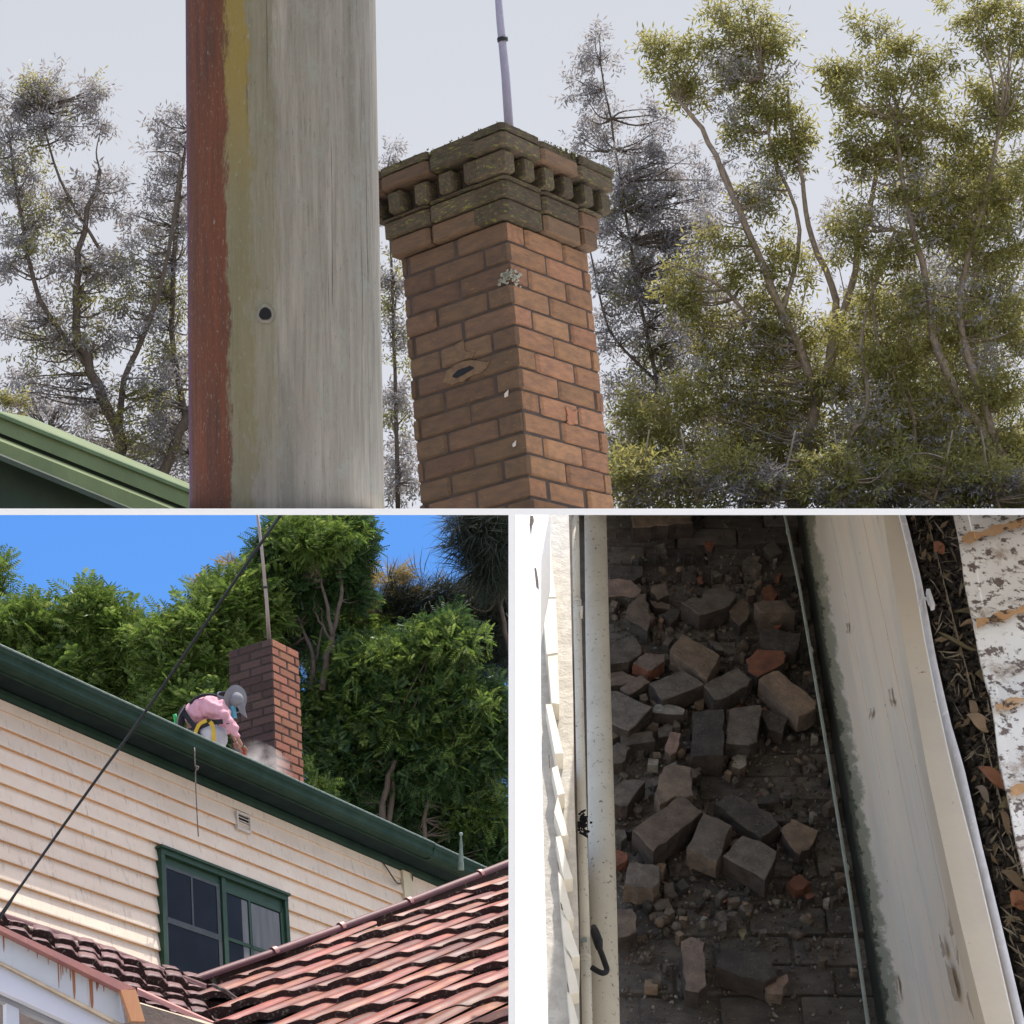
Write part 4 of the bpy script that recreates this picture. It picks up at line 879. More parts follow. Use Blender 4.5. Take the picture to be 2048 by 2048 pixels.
for pl in (qd([(1355, 1010), (1380, 1080), (1400, 1240), (1385, 1270), (1360, 1180)]), qd([(1290, 1250), (1320, 1330), (1345, 1400), (1325, 1430), (1300, 1340)]), qd([(1330, 1440), (1380, 1520), (1410, 1620), (1430, 1760), (1400, 1740), (1370, 1620)]),
           qd([(1400, 820), (1430, 900), (1455, 1000), (1440, 1010), (1415, 900)]), qd([(1500, 1690), (1530, 1740), (1570, 1860), (1550, 1900), (1510, 1790)]), qd([(1380, 690), (1415, 760), (1410, 800), (1378, 760)]),
           qb([(905, 1340), (920, 1335), (942, 1440), (935, 1465), (915, 1420)]), qb([(595, 840), (605, 850), (600, 925), (590, 900)]), qb([(765, 1490), (778, 1480), (782, 1530), (765, 1560)]), qd([(1460, 1340), (1480, 1400), (1475, 1480), (1455, 1420)]), qd([(1420, 1320), (1435, 1380), (1440, 1480), (1425, 1440)]), qd([(950, 1560), (962, 1570), (1000, 1770), (990, 1780)]), qd([(1520, 1180), (1555, 1200), (1560, 1300), (1535, 1270)])):
    pp = [];
    for i in range(len(pl)):
        (u0, v0_), (u1, v1) = pl[i], pl[(i + 1) % len(pl)]
        for q in (0, .33, .66): pp.append(wallpt(lerp(u0, u1, q) + rng.normal() * .55, lerp(v0_, v1, q) + rng.normal() * .8, .0085 * SC)[0])
    mb = MB(); mb.prism(pp, BB * .001); mb.build('peeled_patch', M['beige_trim'], aw)
def hstrip(name, left, right, h, t_, mat, par=None, seg=14):
    """long strip between two pixel lines at height h"""
    mb = MB(); L_ = []; R_ = []
    for i in range(seg + 1):
        v = lerp(480, 1080, i / seg)
        ul_ = np.interp(v, [p[1] for p in left], [p[0] for p in left]); ur_ = np.interp(v, [p[1] for p in right], [p[0] for p in right])
        L_.append(fl(ul_, v, h)); R_.append(fl(ur_, v, h))
    mb.prism(L_ + R_[::-1], -NA * t_ * SC); return mb.build(name, mat, par)
e1 = [(877, 480), (883, 515), (896, 600), (911, 680), (929, 780), (955, 900), (979, 1000), (1000, 1080)]
e2 = [(888, 480), (898.5, 515), (914, 580), (924, 640), (936, 700), (951, 768), (975, 860), (996, 950), (1013, 1024), (1026, 1080)]
e3 = [(896, 480), (905, 515), (920, 575), (930, 620), (937, 660), (953, 725), (969, 768), (985, 850), (1005, 930), (1022, 1000), (1040, 1080)]
hstrip('cornice_board', e1, [(u + 1, v) for u, v in e2], 1.50, .07, M['a_trim'], aw)
gut = thing('box_gutter', 'galvanised roof gutter filled with black mulch and dead leaves', 'gutter', fl(960, 1040, 1.4))
mb = MB(); mb.tube([fl((a[0] + b_[0]) / 2 + .5, v, 1.58) for (a, b_, v) in [((np.interp(v, [p[1] for p in e2], [p[0] for p in e2]),), (np.interp(v, [p[1] for p in e3], [p[0] for p in e3]),), v) for v in np.linspace(480, 1080, 40)]], rpx(7.2, 1.58), 10)
mb.build('rolled_lip', M['a_lip'], gut, True)
mb = MB(); mb.tube([fl(np.interp(v, [p[1] for p in e2], [p[0] for p in e2]) + .6, v, 1.60) for v in np.linspace(480, 1080, 60)], rpx(1.2, 1.6), 6)
mb.build('seam', M['a_white'], gut)
mb = MB(); a = fl(924.6, 598, 1.60); b_ = fl(935, 601, 1.60)
mb.prism([fl(u, v, 1.62) for u, v in qb([(1195, 580), (1222, 578), (1262, 700), (1235, 708)])], -NA * .02); mb.tube(bezier([fl(u, v, 1.61) for u, v in qb([(1148, 700), (1155, 665), (1185, 652), (1210, 665), (1222, 700)])], 4), .006, 6)
mb.build('bracket', M['a_lip'], gut)
r1 = [(944, 480), (953.5, 515), (964, 580), (975, 640), (990, 700), (1000, 768), (1018, 850), (1032, 920), (1060, 1080)]
hstrip('mulch', [(u + 2, v) for u, v in e3], [(u + 14, v) for u, v in r1], 1.38, .2, M['debris'], gut)
# mulch crumbs, twigs and leaves
ico = bmesh.new(); bmesh.ops.create_icosphere(ico, subdivisions=1, radius=1); tv = np.array([v.co[:] for v in ico.verts]); tf = np.array([[v.index for v in f.verts] for f in ico.faces]); ico.free()
def gpos(n, dh=(0, .05)):
    out = []
    for _ in range(n):
        v = rng.uniform(500, 1050); a = np.interp(v, [p[1] for p in e3], [p[0] for p in e3]) + 4; b_ = np.interp(v, [p[1] for p in r1], [p[0] for p in r1]) + 6
        out.append(fl(rng.uniform(a, b_), v, 1.39 + rng.uniform(*dh)))
    return np.array(out)
for n, s0, s1, mt_, nm in ((2600, .004, .014, 'debris', 'mulch_crumbs'), (500, .003, .008, 'r_grey', 'mulch_grit')):
    V, Fc = scatter(tv * (1 + rng.normal(size=tv.shape) * .2), tf, gpos(n, (0, .03)), rand_rot(n), rng.uniform(s0, s1, n)[:, None] * SC * np.array([1.3, .8, .5]))
    tag(mk(nm, V, Fc, M[mt_], gut, False, False), kind='stuff')
for n, L1, mt_, nm in ((420, .035, 'twig', 'twigs'), (240, .02, 'dryleaf', 'leaf_litter')):
    tvx = np.array([(-1, -.06, 0), (0, -.10, .12), (1, 0, 0), (0, .10, .1)]) if nm == 'twigs' else np.array([(-1, 0, 0), (0, -.4, .2), (1, 0, 0), (0, .4, .25)])
    V, Fc = scatter(tvx, np.array([[0, 1, 2, 3]]), gpos(n, (.01, .05)), rand_rot(n, None), rng.uniform(.4, 1, n) * L1 * SC)
    tag(mk(nm, V, Fc, M[mt_], gut, False, False), kind='stuff')
def big_leaf(line, w, h, mat, label):
    """a curled dead leaf: spine through pixels, width w px"""
    c = bezier([fl(u, v, h) for u, v in line], 5); m_ = len(c); V = []; Fc = []
    for i, p in enumerate(c):
        t_ = nrm(c[min(i + 1, m_ - 1)] - c[max(i - 1, 0)]); s = nrm(np.cross(t_, NA)); ww = w * .5 * mpx * math.sin(math.pi * min(max(i / (m_ - 1), .03), .97)) ** .7
        lift = NA * (.012 * math.sin(i / (m_ - 1) * 5))
        V += [p - s * ww + NA * ww * .5 + lift, p + lift, p + s * ww + NA * ww * .4 + lift]
    for i in range(m_ - 1):
        for j in range(2): Fc.append((i * 3 + j, i * 3 + j + 1, (i + 1) * 3 + j + 1, (i + 1) * 3 + j))
    V2 = [v - NA * .003 for v in V]; k = len(V)
    o = mk('dead_leaf', np.array(V + V2), Fc + [tuple(k + q for q in f[::-1]) for f in Fc], M[mat], None, True, False)
    tag(o, label, 'leaf', 'dead leaves in the gutter'); return o
M['leaf_olive'] = surf('olive_dry_leaf', (.20, .17, .085), (.15, .12, .07), 6, rough=.7)
M['leaf_orange'] = surf('orange_dry_leaf', (.34, .155, .085), (.27, .12, .07), 5, rough=.7)
for ln_, w_, mt_, lb in ((qb([(1285, 905), (1340, 960), (1440, 1010), (1540, 1030), (1640, 1005)]), 5, 'leaf_olive', 'long thin curved olive leaf lying across the gutter'),
                     (qb([(1410, 755), (1490, 775), (1560, 780), (1610, 805)]), 8, 'leaf_olive', 'olive leaf above the long curved one in the gutter'),
                     (qb([(1450, 860), (1530, 855), (1590, 890), (1620, 930)]), 7, 'dryleaf', 'ragged brown leaf between the two olive leaves'),
                     (qb([(1560, 1220), (1620, 1250), (1690, 1275)]), 14, 'leaf_olive', 'broad crumpled olive leaf halfway down the gutter'),
                     (qb([(1400, 1245), (1500, 1252)]), 3, 'twig', 'short straw-like stalk halfway down the gutter'),
                     (qb([(1500, 1530), (1560, 1580), (1610, 1620), (1665, 1640)]), 11, 'dryleaf', 'brown pointed leaf with a stalk in the gutter'),
                     (qb([(1525, 1420), (1550, 1500), (1570, 1560)]), 6, 'dryleaf', 'narrow brown leaf standing above the pointed one'),
                     (qd([(30, 5)]) if False else qd([(1590, -10), (1660, 60), (1760, 130), (1920, 150)]), 11, 'leaf_orange', 'long orange leaf curving towards the roof sheet'),
                     (qd([(1700, 10), (1800, 20), (1890, 45)]), 7, 'leaf_olive', 'yellowish leaf behind the long orange one'),
                     (qd([(1740, 300), (1820, 310), (1890, 290)]), 13, 'leaf_olive', 'pale olive leaf low in the gutter'),
                     (qd([(1740, 320), (1790, 400), (1820, 480)]), 5, 'dryleaf', 'narrow leaf pointing down below the pale olive leaf'),
                     (qd([(1560, 150), (1620, 190), (1670, 240)]), 6, 'twig', 'whitish dry leaf beside the rolled lip'),
                     (qd([(1850, 1040), (1890, 1010), (1932, 1050)]), 13, 'leaf_orange', 'pale orange leaf scrap near the bottom right'),
                     (qb([(1265, 300), (1290, 270), (1325, 300)]), 9, 'leaf_orange', 'small square orange leaf scrap at the far end of the gutter'),
                     (qd([(1760, 780), (1850, 850), (1950, 900)]), 8, 'dryleaf', 'brown leaf slanting near the bottom right corner')):
    big_leaf(ln_, w_, 1.45, mt_, lb)
big_leaf(qc([(1740, 1300), (1735, 1250), (1760, 1200)]), 7, .03, 'leaf_olive', 'pale green leaf fallen on the paving at the bottom of the alley')
# corrugated sheet
sh = thing('roof_sheet', 'speckled white corrugated roof sheet with orange rust bands at the right', 'roof', fl(1010, 900, 1.6))
g = []; NR = 120
for i in range(NR + 1):
    v = lerp(440, 1250, i / NR); u0 = np.interp(v, [p[1] for p in r1], [p[0] for p in r1]) if v > 480 else 953.5 - (515 - v) * .27
    if v > 1080: u0 = 1060 + (v - 1080) * .18
    wv = .006 * SC * math.cos(2 * math.pi * (v - 545) / 84.0)
    row = []
    for j in range(8):
        du = j * 16.0; row.append(fl(u0 + 1 + du, v - du * .30, 1.52) + NA * wv)
    g.append(row)
mb = MB(); mb.sheet(g); mb.sheet([[p - NA * .012 for p in r_] for r_ in g])
for r_ in range(NR): mb.add([g[r_][0], g[r_ + 1][0], g[r_ + 1][0] - NA * .012, g[r_][0] - NA * .012], [(0, 1, 2, 3)])
mb.build('sheet', M['a_tin'], sh, False)
for vv in (546, 629.5, 714, 798):               # rust along the valleys
    mb = MB(); A1 = []; A2 = []
    for j in range(30):
        v = vv; u0 = np.interp(v, [p[1] for p in r1], [p[0] for p in r1]) + 2; du = j * 3.5
        w_ = 4.2 + 1.2 * math.sin(j * .9 + vv) + rng.normal() * .7
        vA, vB = v - du * .30 - w_, v - du * .30 + w_
        A1.append(fl(u0 + du, vA, 1.52) + NA * (.020 * SC)); A2.append(fl(u0 + du + 1, vB, 1.52) + NA * (.020 * SC))
    mb.sheet([A1, A2]); mb.build('rust_band', M['a_rust'], sh)
# ================================================================ the worker crouching beside the chimney
qp = lambda pts: [(170 + x / 12.88, 680 + y / 12.88) for x, y in pts]
ZP = 18.05
def Q(x, y, dz=0.0): u, v = qp([(x, y)])[0]; return P(u, v, ZP + dz)
person = thing('person', 'worker in pink shirt, white trousers and grey hat crouching on the roof beside the chimney', 'person', Q(430, 1060, .1))
k_ = ZP / F / 12.88                            # metres per zoom pixel
def skin_obj(name, nodes, edges, mat, parent, sub=2, root=0):
    """nodes: (x, y, dz, rx, ry) in the worker's picture plane"""
    V = np.array([W(Q(x, y, dz)) - BASE[person.name] for x, y, dz, r, r2 in nodes])
    me = bpy.data.meshes.new(name); me.from_pydata([tuple(v) for v in V], edges, []); me.update(); me.materials.append(M[mat])
    o = bpy.data.objects.new(name, me); scene.collection.objects.link(o); o.parent = parent; BASE[o.name] = BASE[person.name]
    sk_ = o.modifiers.new('skin', 'SKIN'); sk_.use_smooth_shade = True
    for i, n in enumerate(nodes):
        sv = me.skin_vertices[0].data[i]; g_ = {'shirt': 1.16, 'trousers': 1.22, 'body': .84}.get(name, 1); sv.radius = (n[3] * k_ * g_, n[4] * k_ * g_); sv.use_root = (i == root)
    ss = o.modifiers.new('sub', 'SUBSURF'); ss.levels = sub; ss.render_levels = sub
    if name != 'body':
        ss.levels = ss.render_levels = 3; tx = bpy.data.textures.new(name, 'STUCCI' if name == 'shirt' else 'CLOUDS'); tx.noise_scale = .06
        dm = o.modifiers.new('folds', 'DISPLACE'); dm.texture = tx; dm.strength = .05; dm.mid_level = .5; dm.texture_coords = 'LOCAL'
    return o
# body: one continuous surface - pelvis, spine, neck, head, both arms, both legs
body = [(255, 640, .05, 70, 80), (300, 500, .05, 85, 95), (420, 350, .03, 90, 105), (560, 300, .0, 80, 90), (690, 290, .02, 40, 42), (780, 340, .02, 62, 66), (800, 400, .01, 50, 52),
        (630, 330, -.14, 45, 45), (760, 560, -.24, 34, 34), (880, 760, -.26, 26, 28), (930, 850, -.27, 32, 24),
        (600, 340, .18, 45, 45), (700, 560, .22, 34, 34), (800, 700, .2, 26, 26), (850, 800, .18, 24, 22),
        (330, 720, -.10, 70, 70), (640, 740, -.22, 56, 56), (500, 980, -.15, 44, 44), (560, 1050, -.17, 34, 30),
        (330, 740, .18, 70, 70), (640, 780, .24, 56, 56), (560, 980, .22, 44, 44), (600, 1060, .2, 34, 30)]
be = [(0, 1), (1, 2), (2, 3), (3, 4), (4, 5), (5, 6), (3, 7), (7, 8), (8, 9), (9, 10), (3, 11), (11, 12), (12, 13), (13, 14), (0, 15), (15, 16), (16, 17), (17, 18), (0, 19), (19, 20), (20, 21), (21, 22)]
bo = skin_obj('body', body, be, 'skin', person)
# right hand: palm and separate fingers closed on the red handle
for i, (x0, y0, pts) in enumerate(((0, 0, [(948, 850), (985, 885), (990, 925), (968, 945)]), (0, 0, [(940, 862), (975, 905), (978, 945), (955, 962)]), (0, 0, [(930, 872), (958, 925), (960, 965), (940, 978)]), (0, 0, [(918, 878), (940, 935), (940, 975), (925, 985)]), (0, 0, [(915, 850), (905, 885), (925, 915), (945, 925)]))):
    mb = MB(); mb.tube(bezier([Q(x, y, -.285 - .012 * (2 - i) if i < 4 else -.31) for x, y in pts], 4), [r * k_ for r in np.linspace(13, 8.5, 13)], 8); mb.build('finger' if i < 4 else 'thumb', M['skin'], bo, True)
for i, pts in enumerate(([(850, 805), (885, 840), (890, 880)], [(842, 812), (868, 850), (872, 888)], [(832, 815), (850, 858), (852, 890)], [(822, 812), (832, 852), (835, 880)], [(860, 800), (895, 815), (905, 845)])):
    mb = MB(); mb.tube(bezier([Q(x, y, .17 + .01 * i) for x, y in pts], 4), [r * k_ for r in np.linspace(12, 8, 9)], 8); mb.build('finger' if i < 4 else 'thumb', M['skin'], bo, True)
shirt = [(240, 560, .05, 88, 92), (275, 470, .05, 112, 112), (350, 400, .04, 140, 150), (455, 375, .03, 140, 160), (570, 340, .0, 120, 130), (655, 290, .01, 62, 62),
         (640, 345, -.15, 82, 78), (705, 450, -.2, 74, 66), (775, 560, -.24, 66, 60), (825, 660, -.25, 54, 50), (880, 755, -.26, 44, 42),
         (600, 345, .19, 74, 66), (700, 560, .22, 54, 54), (790, 690, .2, 42, 42)]
skin_obj('shirt', shirt, [(0, 1), (1, 2), (2, 3), (3, 4), (4, 5), (4, 6), (6, 7), (7, 8), (8, 9), (9, 10), (4, 11), (11, 12), (12, 13)], 'pink', person)
pants = [(235, 720, .05, 90, 95), (330, 690, .05, 105, 110), (440, 680, -.08, 100, 105), (560, 680, -.16, 105, 100), (680, 700, -.2, 105, 100), (620, 860, -.18, 95, 85), (520, 960, -.16, 80, 70), (520, 1040, -.15, 62, 56),
         (430, 730, .18, 95, 95), (590, 760, .24, 95, 90), (690, 790, .24, 85, 80), (600, 950, .22, 75, 70), (590, 1050, .2, 56, 52), (300, 800, -.05, 100, 90), (380, 880, -.05, 90, 75)]
skin_obj('trousers', pants, [(0, 1), (1, 2), (2, 3), (3, 4), (4, 5), (5, 6), (6, 7), (1, 8), (8, 9), (9, 10), (10, 11), (11, 12), (1, 13), (13, 14)], 'pants', person)
# boots
for dz in (-.17, .2):
    mb = MB(); mb.tube(bezier([Q(540, 1075, dz), Q(570, 1105, dz), Q(640, 1125, dz), Q(700, 1128, dz)], 4), [r * k_ for r in np.linspace(44, 26, 13)], 10, flat=.8); mb.build('boot', M['hat_black'], person, True)
# webbing
def web(name, pts, w, mat, dz=-.33, dzs=None):
    c = bezier([Q(x, y, (dzs[i] if dzs else dz)) for i, (x, y) in enumerate(pts)], 5); V = []; Fc = []; n = len(c)
    for i, p in enumerate(c):
        t_ = nrm(c[min(i + 1, n - 1)] - c[max(i - 1, 0)]); s = nrm(np.cross(t_, arr(0, 0, 1))); V += [p - s * w * k_ / 2, p + s * w * k_ / 2, p + s * w * k_ / 2 + arr(0, 0, .006), p - s * w * k_ / 2 + arr(0, 0, .006)]
    for i in range(n - 1):
        for j in range(4): Fc.append((i * 4 + j, i * 4 + (j + 1) % 4, i * 4 + 4 + (j + 1) % 4, i * 4 + 4 + j))
    return mk(name, np.array(V), Fc, M[mat], person)
web('waist_belt', [(330, 640), (420, 590), (540, 548), (680, 535)], 62, 'hat_black', dzs=(-.15, -.22, -.275, -.33))
web('shoulder_strap', [(170, 400), (235, 500), (310, 590), (370, 640)], 66, 'hat_black', dzs=(-.05, -.10, -.14, -.16))
web('thigh_strap', [(345, 640), (372, 740), (400, 880), (330, 890)], 60, 'hat_black', dzs=(-.16, -.2, -.2, -.16))
web('leg_strap', [(330, 880), (320, 760), (338, 650), (385, 565), (470, 522)], 46, 'yellow', dzs=(-.17, -.2, -.21, -.24, -.28))
web('leg_strap', [(512, 538), (548, 590), (560, 680), (562, 800), (560, 960)], 50, 'yellow', dzs=(-.30, -.32, -.345, -.345, -.31))
web('hip_strap', [(120, 650), (200, 660), (300, 625)], 44, 'hat_black', dzs=(-.05, -.1, -.13))
web('tail_strap', [(150, 690), (250, 700), (330, 670)], 50, 'hat_black', dzs=(-.05, -.08, -.12))
mb = MB(); mb.tube(bezier([Q(185, 350, .0), Q(140, 430, .0), (Q(150, 540, .0)), Q(115, 640, .0), Q(60, 690, .0)], 5), [r * k_ for r in np.interp(range(21), [0, 8, 15, 20], [26, 46, 30, 48])], 10); pk = mb.build('tool_pouch', M['hat_black'], person, True)
mb = MB(); mb.tube(bezier([Q(260, 300, .02), Q(370, 215, .0), Q(500, 190, -.0), Q(600, 205, -.03)], 5), 22 * k_, 8); mb.build('back_strap', M['hat_black'], person, True)
mb = MB(); mb.tube(bezier([Q(45, 720, .0), Q(90, 745, -.0), Q(130, 790, 0)], 4), 26 * k_, 8); mb.build('hammer_loop', M['zinc'], person, True)
mb = MB(); mb.tube(bezier([Q(200, 320, -.06), Q(110, 470, -.08), Q(95, 620, -.08), Q(150, 760, -.08)], 5), 9 * k_, 6); mb.build('lanyard', M['rope'], person, True)
mb = MB(); mb.tube([Q(60, 440, .1), Q(75, 520, .1), Q(70, 600, .1)], 26 * k_, 8); mb.build('green_bottle', surf('green_plastic', (.03, .35, .10), rough=.4), person, True)
# head gear: hood of black cloth, mask, floppy hat with drooping brim
mb = MB(); mb.tube(bezier([Q(610, 190, .01), Q(680, 225, -.0), Q(770, 300, -.01), Q(822, 345, -.01)], 4), [r * k_ for r in (44, 55, 62, 66, 70, 74, 76, 78, 76, 72, 66, 60, 50)], 14); mb.build('hood', M['hat'], person, True)
mb = MB(); mb.tube(bezier([Q(640, 180, -.02), Q(730, 175, -.05), Q(800, 200, -.05), Q(850, 300, -.05), Q(880, 400, -.04)], 4), [r * k_ for r in np.interp(range(17), [0, 6, 16], [26, 44, 30])], 10); mb.build('hat_band', M['hat_black'], person, True)
g = []                                          # crown dome of the hat, lying away from the head axis
ax0, ax1 = Q(845, 255, -.05), Q(950, 280, -.15)
d = nrm(ax1 - ax0); e1_ = nrm(np.cross(d, arr(0, 0, 1))); e2_ = np.cross(d, e1_)
for i in range(9):
    th = math.pi / 2 * i / 8; r = 100 * k_ * math.cos(th) ** .7; q = ax0 + d * 105 * k_ * math.sin(th)
    g.append([q + (e1_ * math.cos(a) + e2_ * math.sin(a) * .95) * max(r, 1e-4) for a in np.linspace(0, 2 * math.pi, 25)])
mb = MB(); mb.sheet(g); hat = mb.build('hat', M['hat'], person, True)
g = []
for i in range(5):
    r = (98 + i * 23) * k_
    row = []
    for a in np.linspace(0, 2 * math.pi, 33):
        drop = (i * 5 + 3 * math.sin(a * 2 + 1) * i) * k_; low = max(0, -e1_[1] * math.cos(a)) if False else 0
        p = ax0 - d * drop + (e1_ * math.cos(a) + e2_ * math.sin(a) * .95) * r
        row.append(p)
    g.append(row)
mb = MB(); mb.sheet(g); mb.build('brim', M['hat'], hat, True)
mb = MB(); mb.prism([Q(860, 330, -.12), Q(960, 300, -.1), Q(968, 400, -.1), Q(992, 490, -.1), Q(905, 425, -.12)], (0, 0, .012)); mb.build('brim_flap', M['hat'], hat)
mb = MB(); g = []
for i in range(5):
    x0 = 742 + i * 6 - (i == 4) * 4
    g.append([Q(748 + (846 - 748 - i * 3) * j / 6 + i * 7, 330 + i * 42 + 8 * math.sin(j), -.075 - .03 * math.sin(math.pi * j / 6)) for j in range(7)])
mb.sheet(g); mb.build('face_mask', M['mask'], person, True)
mb = MB(); mb.tube([Q(810, 395, -.04), Q(838, 402, -.04), Q(830, 425, -.03)], [9 * k_, 12 * k_, 5 * k_], 8); mb.build('nose', M['skin'], bo, True)
mb = MB(); mb.tube([Q(738, 330, -.10), Q(742, 345, -.105), Q(738, 362, -.1)], [8 * k_, 12 * k_, 8 * k_], 8, flat=.5); mb.build('ear', M['skin'], bo, True)
mb = MB(); mb.tube(bezier([Q(722, 568, -.36), Q(745, 560, -.375), Q(772, 562, -.37)], 4), [r * k_ for r in (3, 5, 6, 6, 6, 5, 5, 4, 3)], 6); mb.build('sleeve_logo', M['hat_black'], person)
tool = thing('hand_tool', 'red handled scraper held in the worker\'s outstretched hand', 'tool', Q(1020, 1150, -.28))
mb = MB(); mb.tube([Q(935, 880, -.29), Q(955, 960, -.29), Q(968, 1020, -.285)], [20 * k_, 26 * k_, 28 * k_], 10); mb.build('handle', M['red_plastic'], tool, True)
mb = MB(); mb.tube([Q(968, 1015, -.285), Q(1000, 1060, -.28), Q(1020, 1150, -.28)], [7 * k_, 6 * k_, 5 * k_], 6); mb.build('blade', M['zinc'], tool, True)
# dust puff at the foot of the chimney
me0 = bmesh.new(); bmesh.ops.create_uvsphere(me0, u_segments=20, v_segments=12, radius=1)
c0 = P(259, 768, 18.2)
V = np.array([v.co[:] for v in me0.verts]) * np.array([.42, .24, .24]); V = V @ np.array([[.83, -.5, 0], [.5, .83, 0], [0, 0, 1]]) + c0
Fc = [tuple(v.index for v in f.verts) for f in me0.faces]; me0.free()
mt = bpy.data.materials.new('brick_dust'); mt.use_nodes = True; nt = mt.node_tree; nt.nodes.clear(); b = NB(nt)
pv_ = b.n('ShaderNodeVolumePrincipled'); pv_.inputs['Color'].default_value = (.85, .78, .74, 1)
tc = b.n('ShaderNodeTexCoord'); ns = b.noise(tc.outputs['Generated'], 4.5, 4, .6)
gs = b.n('ShaderNodeTexGradient', gradient_type='SPHERICAL'); mp = b.n('ShaderNodeMapping'); mp.inputs['Location'].default_value = (-1, -1, -1); mp.inputs['Scale'].default_value = (2, 2, 2)
b.l(tc.outputs['Generated'], mp.inputs[0]); b.l(mp.outputs[0], gs.inputs[0])
r_ = b.ramp(ns, .42, .72, (0, 0, 0), (1, 1, 1)); mm = b.n('ShaderNodeMath', operation='MULTIPLY'); m3 = b.n('ShaderNodeMath', operation='MULTIPLY'); m3.inputs[1].default_value = 8.0
b.l(r_, mm.inputs[0]); b.l(gs.outputs['Fac'], mm.inputs[1]); b.l(mm.outputs[0], m3.inputs[0]); b.l(m3.outputs[0], pv_.inputs['Density'])
o_ = b.n('ShaderNodeOutputMaterial'); b.l(pv_.outputs[0], o_.inputs['Volume'])
tag(mk('dust_cloud', V, Fc, mt, None, True), 'faint pale dust cloud drifting at the foot of the shaded chimney face', 'dust', None, 'stuff')
# ================================================================ UPPER BAY: utility pole and corbelled chimney against gum trees
zp = 3.24
pole = thing('utility_pole', 'thick weathered timber pole with rust red and yellow stains down its left side', 'pole', P(287, 509.5, zp))
rp = 95.4 * zp / F
def mk_pole():
    n, mrow = 48, 30; V = []; Fc = []
    for i in range(mrow + 1):
        f_ = i / mrow; v = -60 + f_ * 571
        c = P(281.2 + (v / 508) * 6.6, v, zp); r = rp * (.985 + .03 * f_)
        for j in range(n):
            a = 2 * math.pi * j / n; rr = r * (1 + .004 * math.sin(a * 7 + .4 * math.sin(i * .5)) + .003 * math.sin(a * 17))
            V.append(c + arr(math.sin(a) * rr, 0, -math.cos(a) * rr))
    for i in range(mrow):
        for j in range(n): Fc.append((i * n + j, i * n + (j + 1) % n, (i + 1) * n + (j + 1) % n, (i + 1) * n + j))
    Fc.append(tuple(range(n))); Fc.append(tuple(range(mrow * n, mrow * n + n))); return np.array(V), Fc
mt, nt, pb = new_mat('weathered_pole_timber'); b = NB(nt)
V, Fc = mk_pole()
o = mk('shaft', V, Fc, mt, pole, True)
vec = b.coord((1, 1, 1), False); st = b.coord((1, 1, .07), False); fine = b.coord((1, 1, .03), False)
# material frame: x = world right (object space is the pole's base)
sp = b.n('ShaderNodeSeparateXYZ'); b.l(vec, sp.inputs[0])
ax = Wd((0, 1, 0)); k1 = b.n('ShaderNodeVectorMath', operation='DOT_PRODUCT'); dx = Wd((1, 0, 0)) - Wd((0, 1, 0)) * (-6.6 / 508); b.l(vec, k1.inputs[0]); k1.inputs[1].default_value = tuple(dx)
ky = b.n('ShaderNodeVectorMath', operation='DOT_PRODUCT'); b.l(vec, ky.inputs[0]); ky.inputs[1].default_value = tuple(ax)
mpn = b.n('ShaderNodeMapping'); cmb = b.n('ShaderNodeCombineXYZ'); b.l(k1.outputs['Value'], cmb.inputs[0]); 
kz = b.n('ShaderNodeVectorMath', operation='DOT_PRODUCT'); b.l(vec, kz.inputs[0]); kz.inputs[1].default_value = tuple(Wd((0, 0, 1)))
b.l(ky.outputs['Value'], cmb.inputs[1]); b.l(kz.outputs['Value'], cmb.inputs[2])
def cm(scale):
    q = b.n('ShaderNodeMapping'); q.inputs['Scale'].default_value = scale; b.l(cmb.outputs[0], q.inputs[0]); return q.outputs[0]
base_c = b.ramp(b.noise(cm((9, .8, 9)), 3, 6, .7), .30, .70, (.16, .148, .122), (.33, .30, .255))
base_c = b.mix(b.ramp(b.noise(cm((45, 1.6, 45)), 3, 5, .7), .46, .66), base_c, (.18, .165, .135))
base_c = b.mix(b.ramp(b.noise(cm((1.5, 1, 1.5)), 2, 4, .6), .5, .8), base_c, (.20, .17, .15))
base_c = b.mix(b.ramp(b.noise(cm((70, 3, 70)), 3, 5, .7), .60, .72), base_c, (.12, .105, .085))
base_c = b.mix(b.ramp(b.noise(cm((7, 5, 7)), 3, 8, .8), .52, .66), base_c, (.23, .235, .20))
base_c = b.mix(b.ramp(b.noise(cm((120, 1.2, 120)), 1, 3, .6), .66, .70), base_c, (.07, .06, .05))
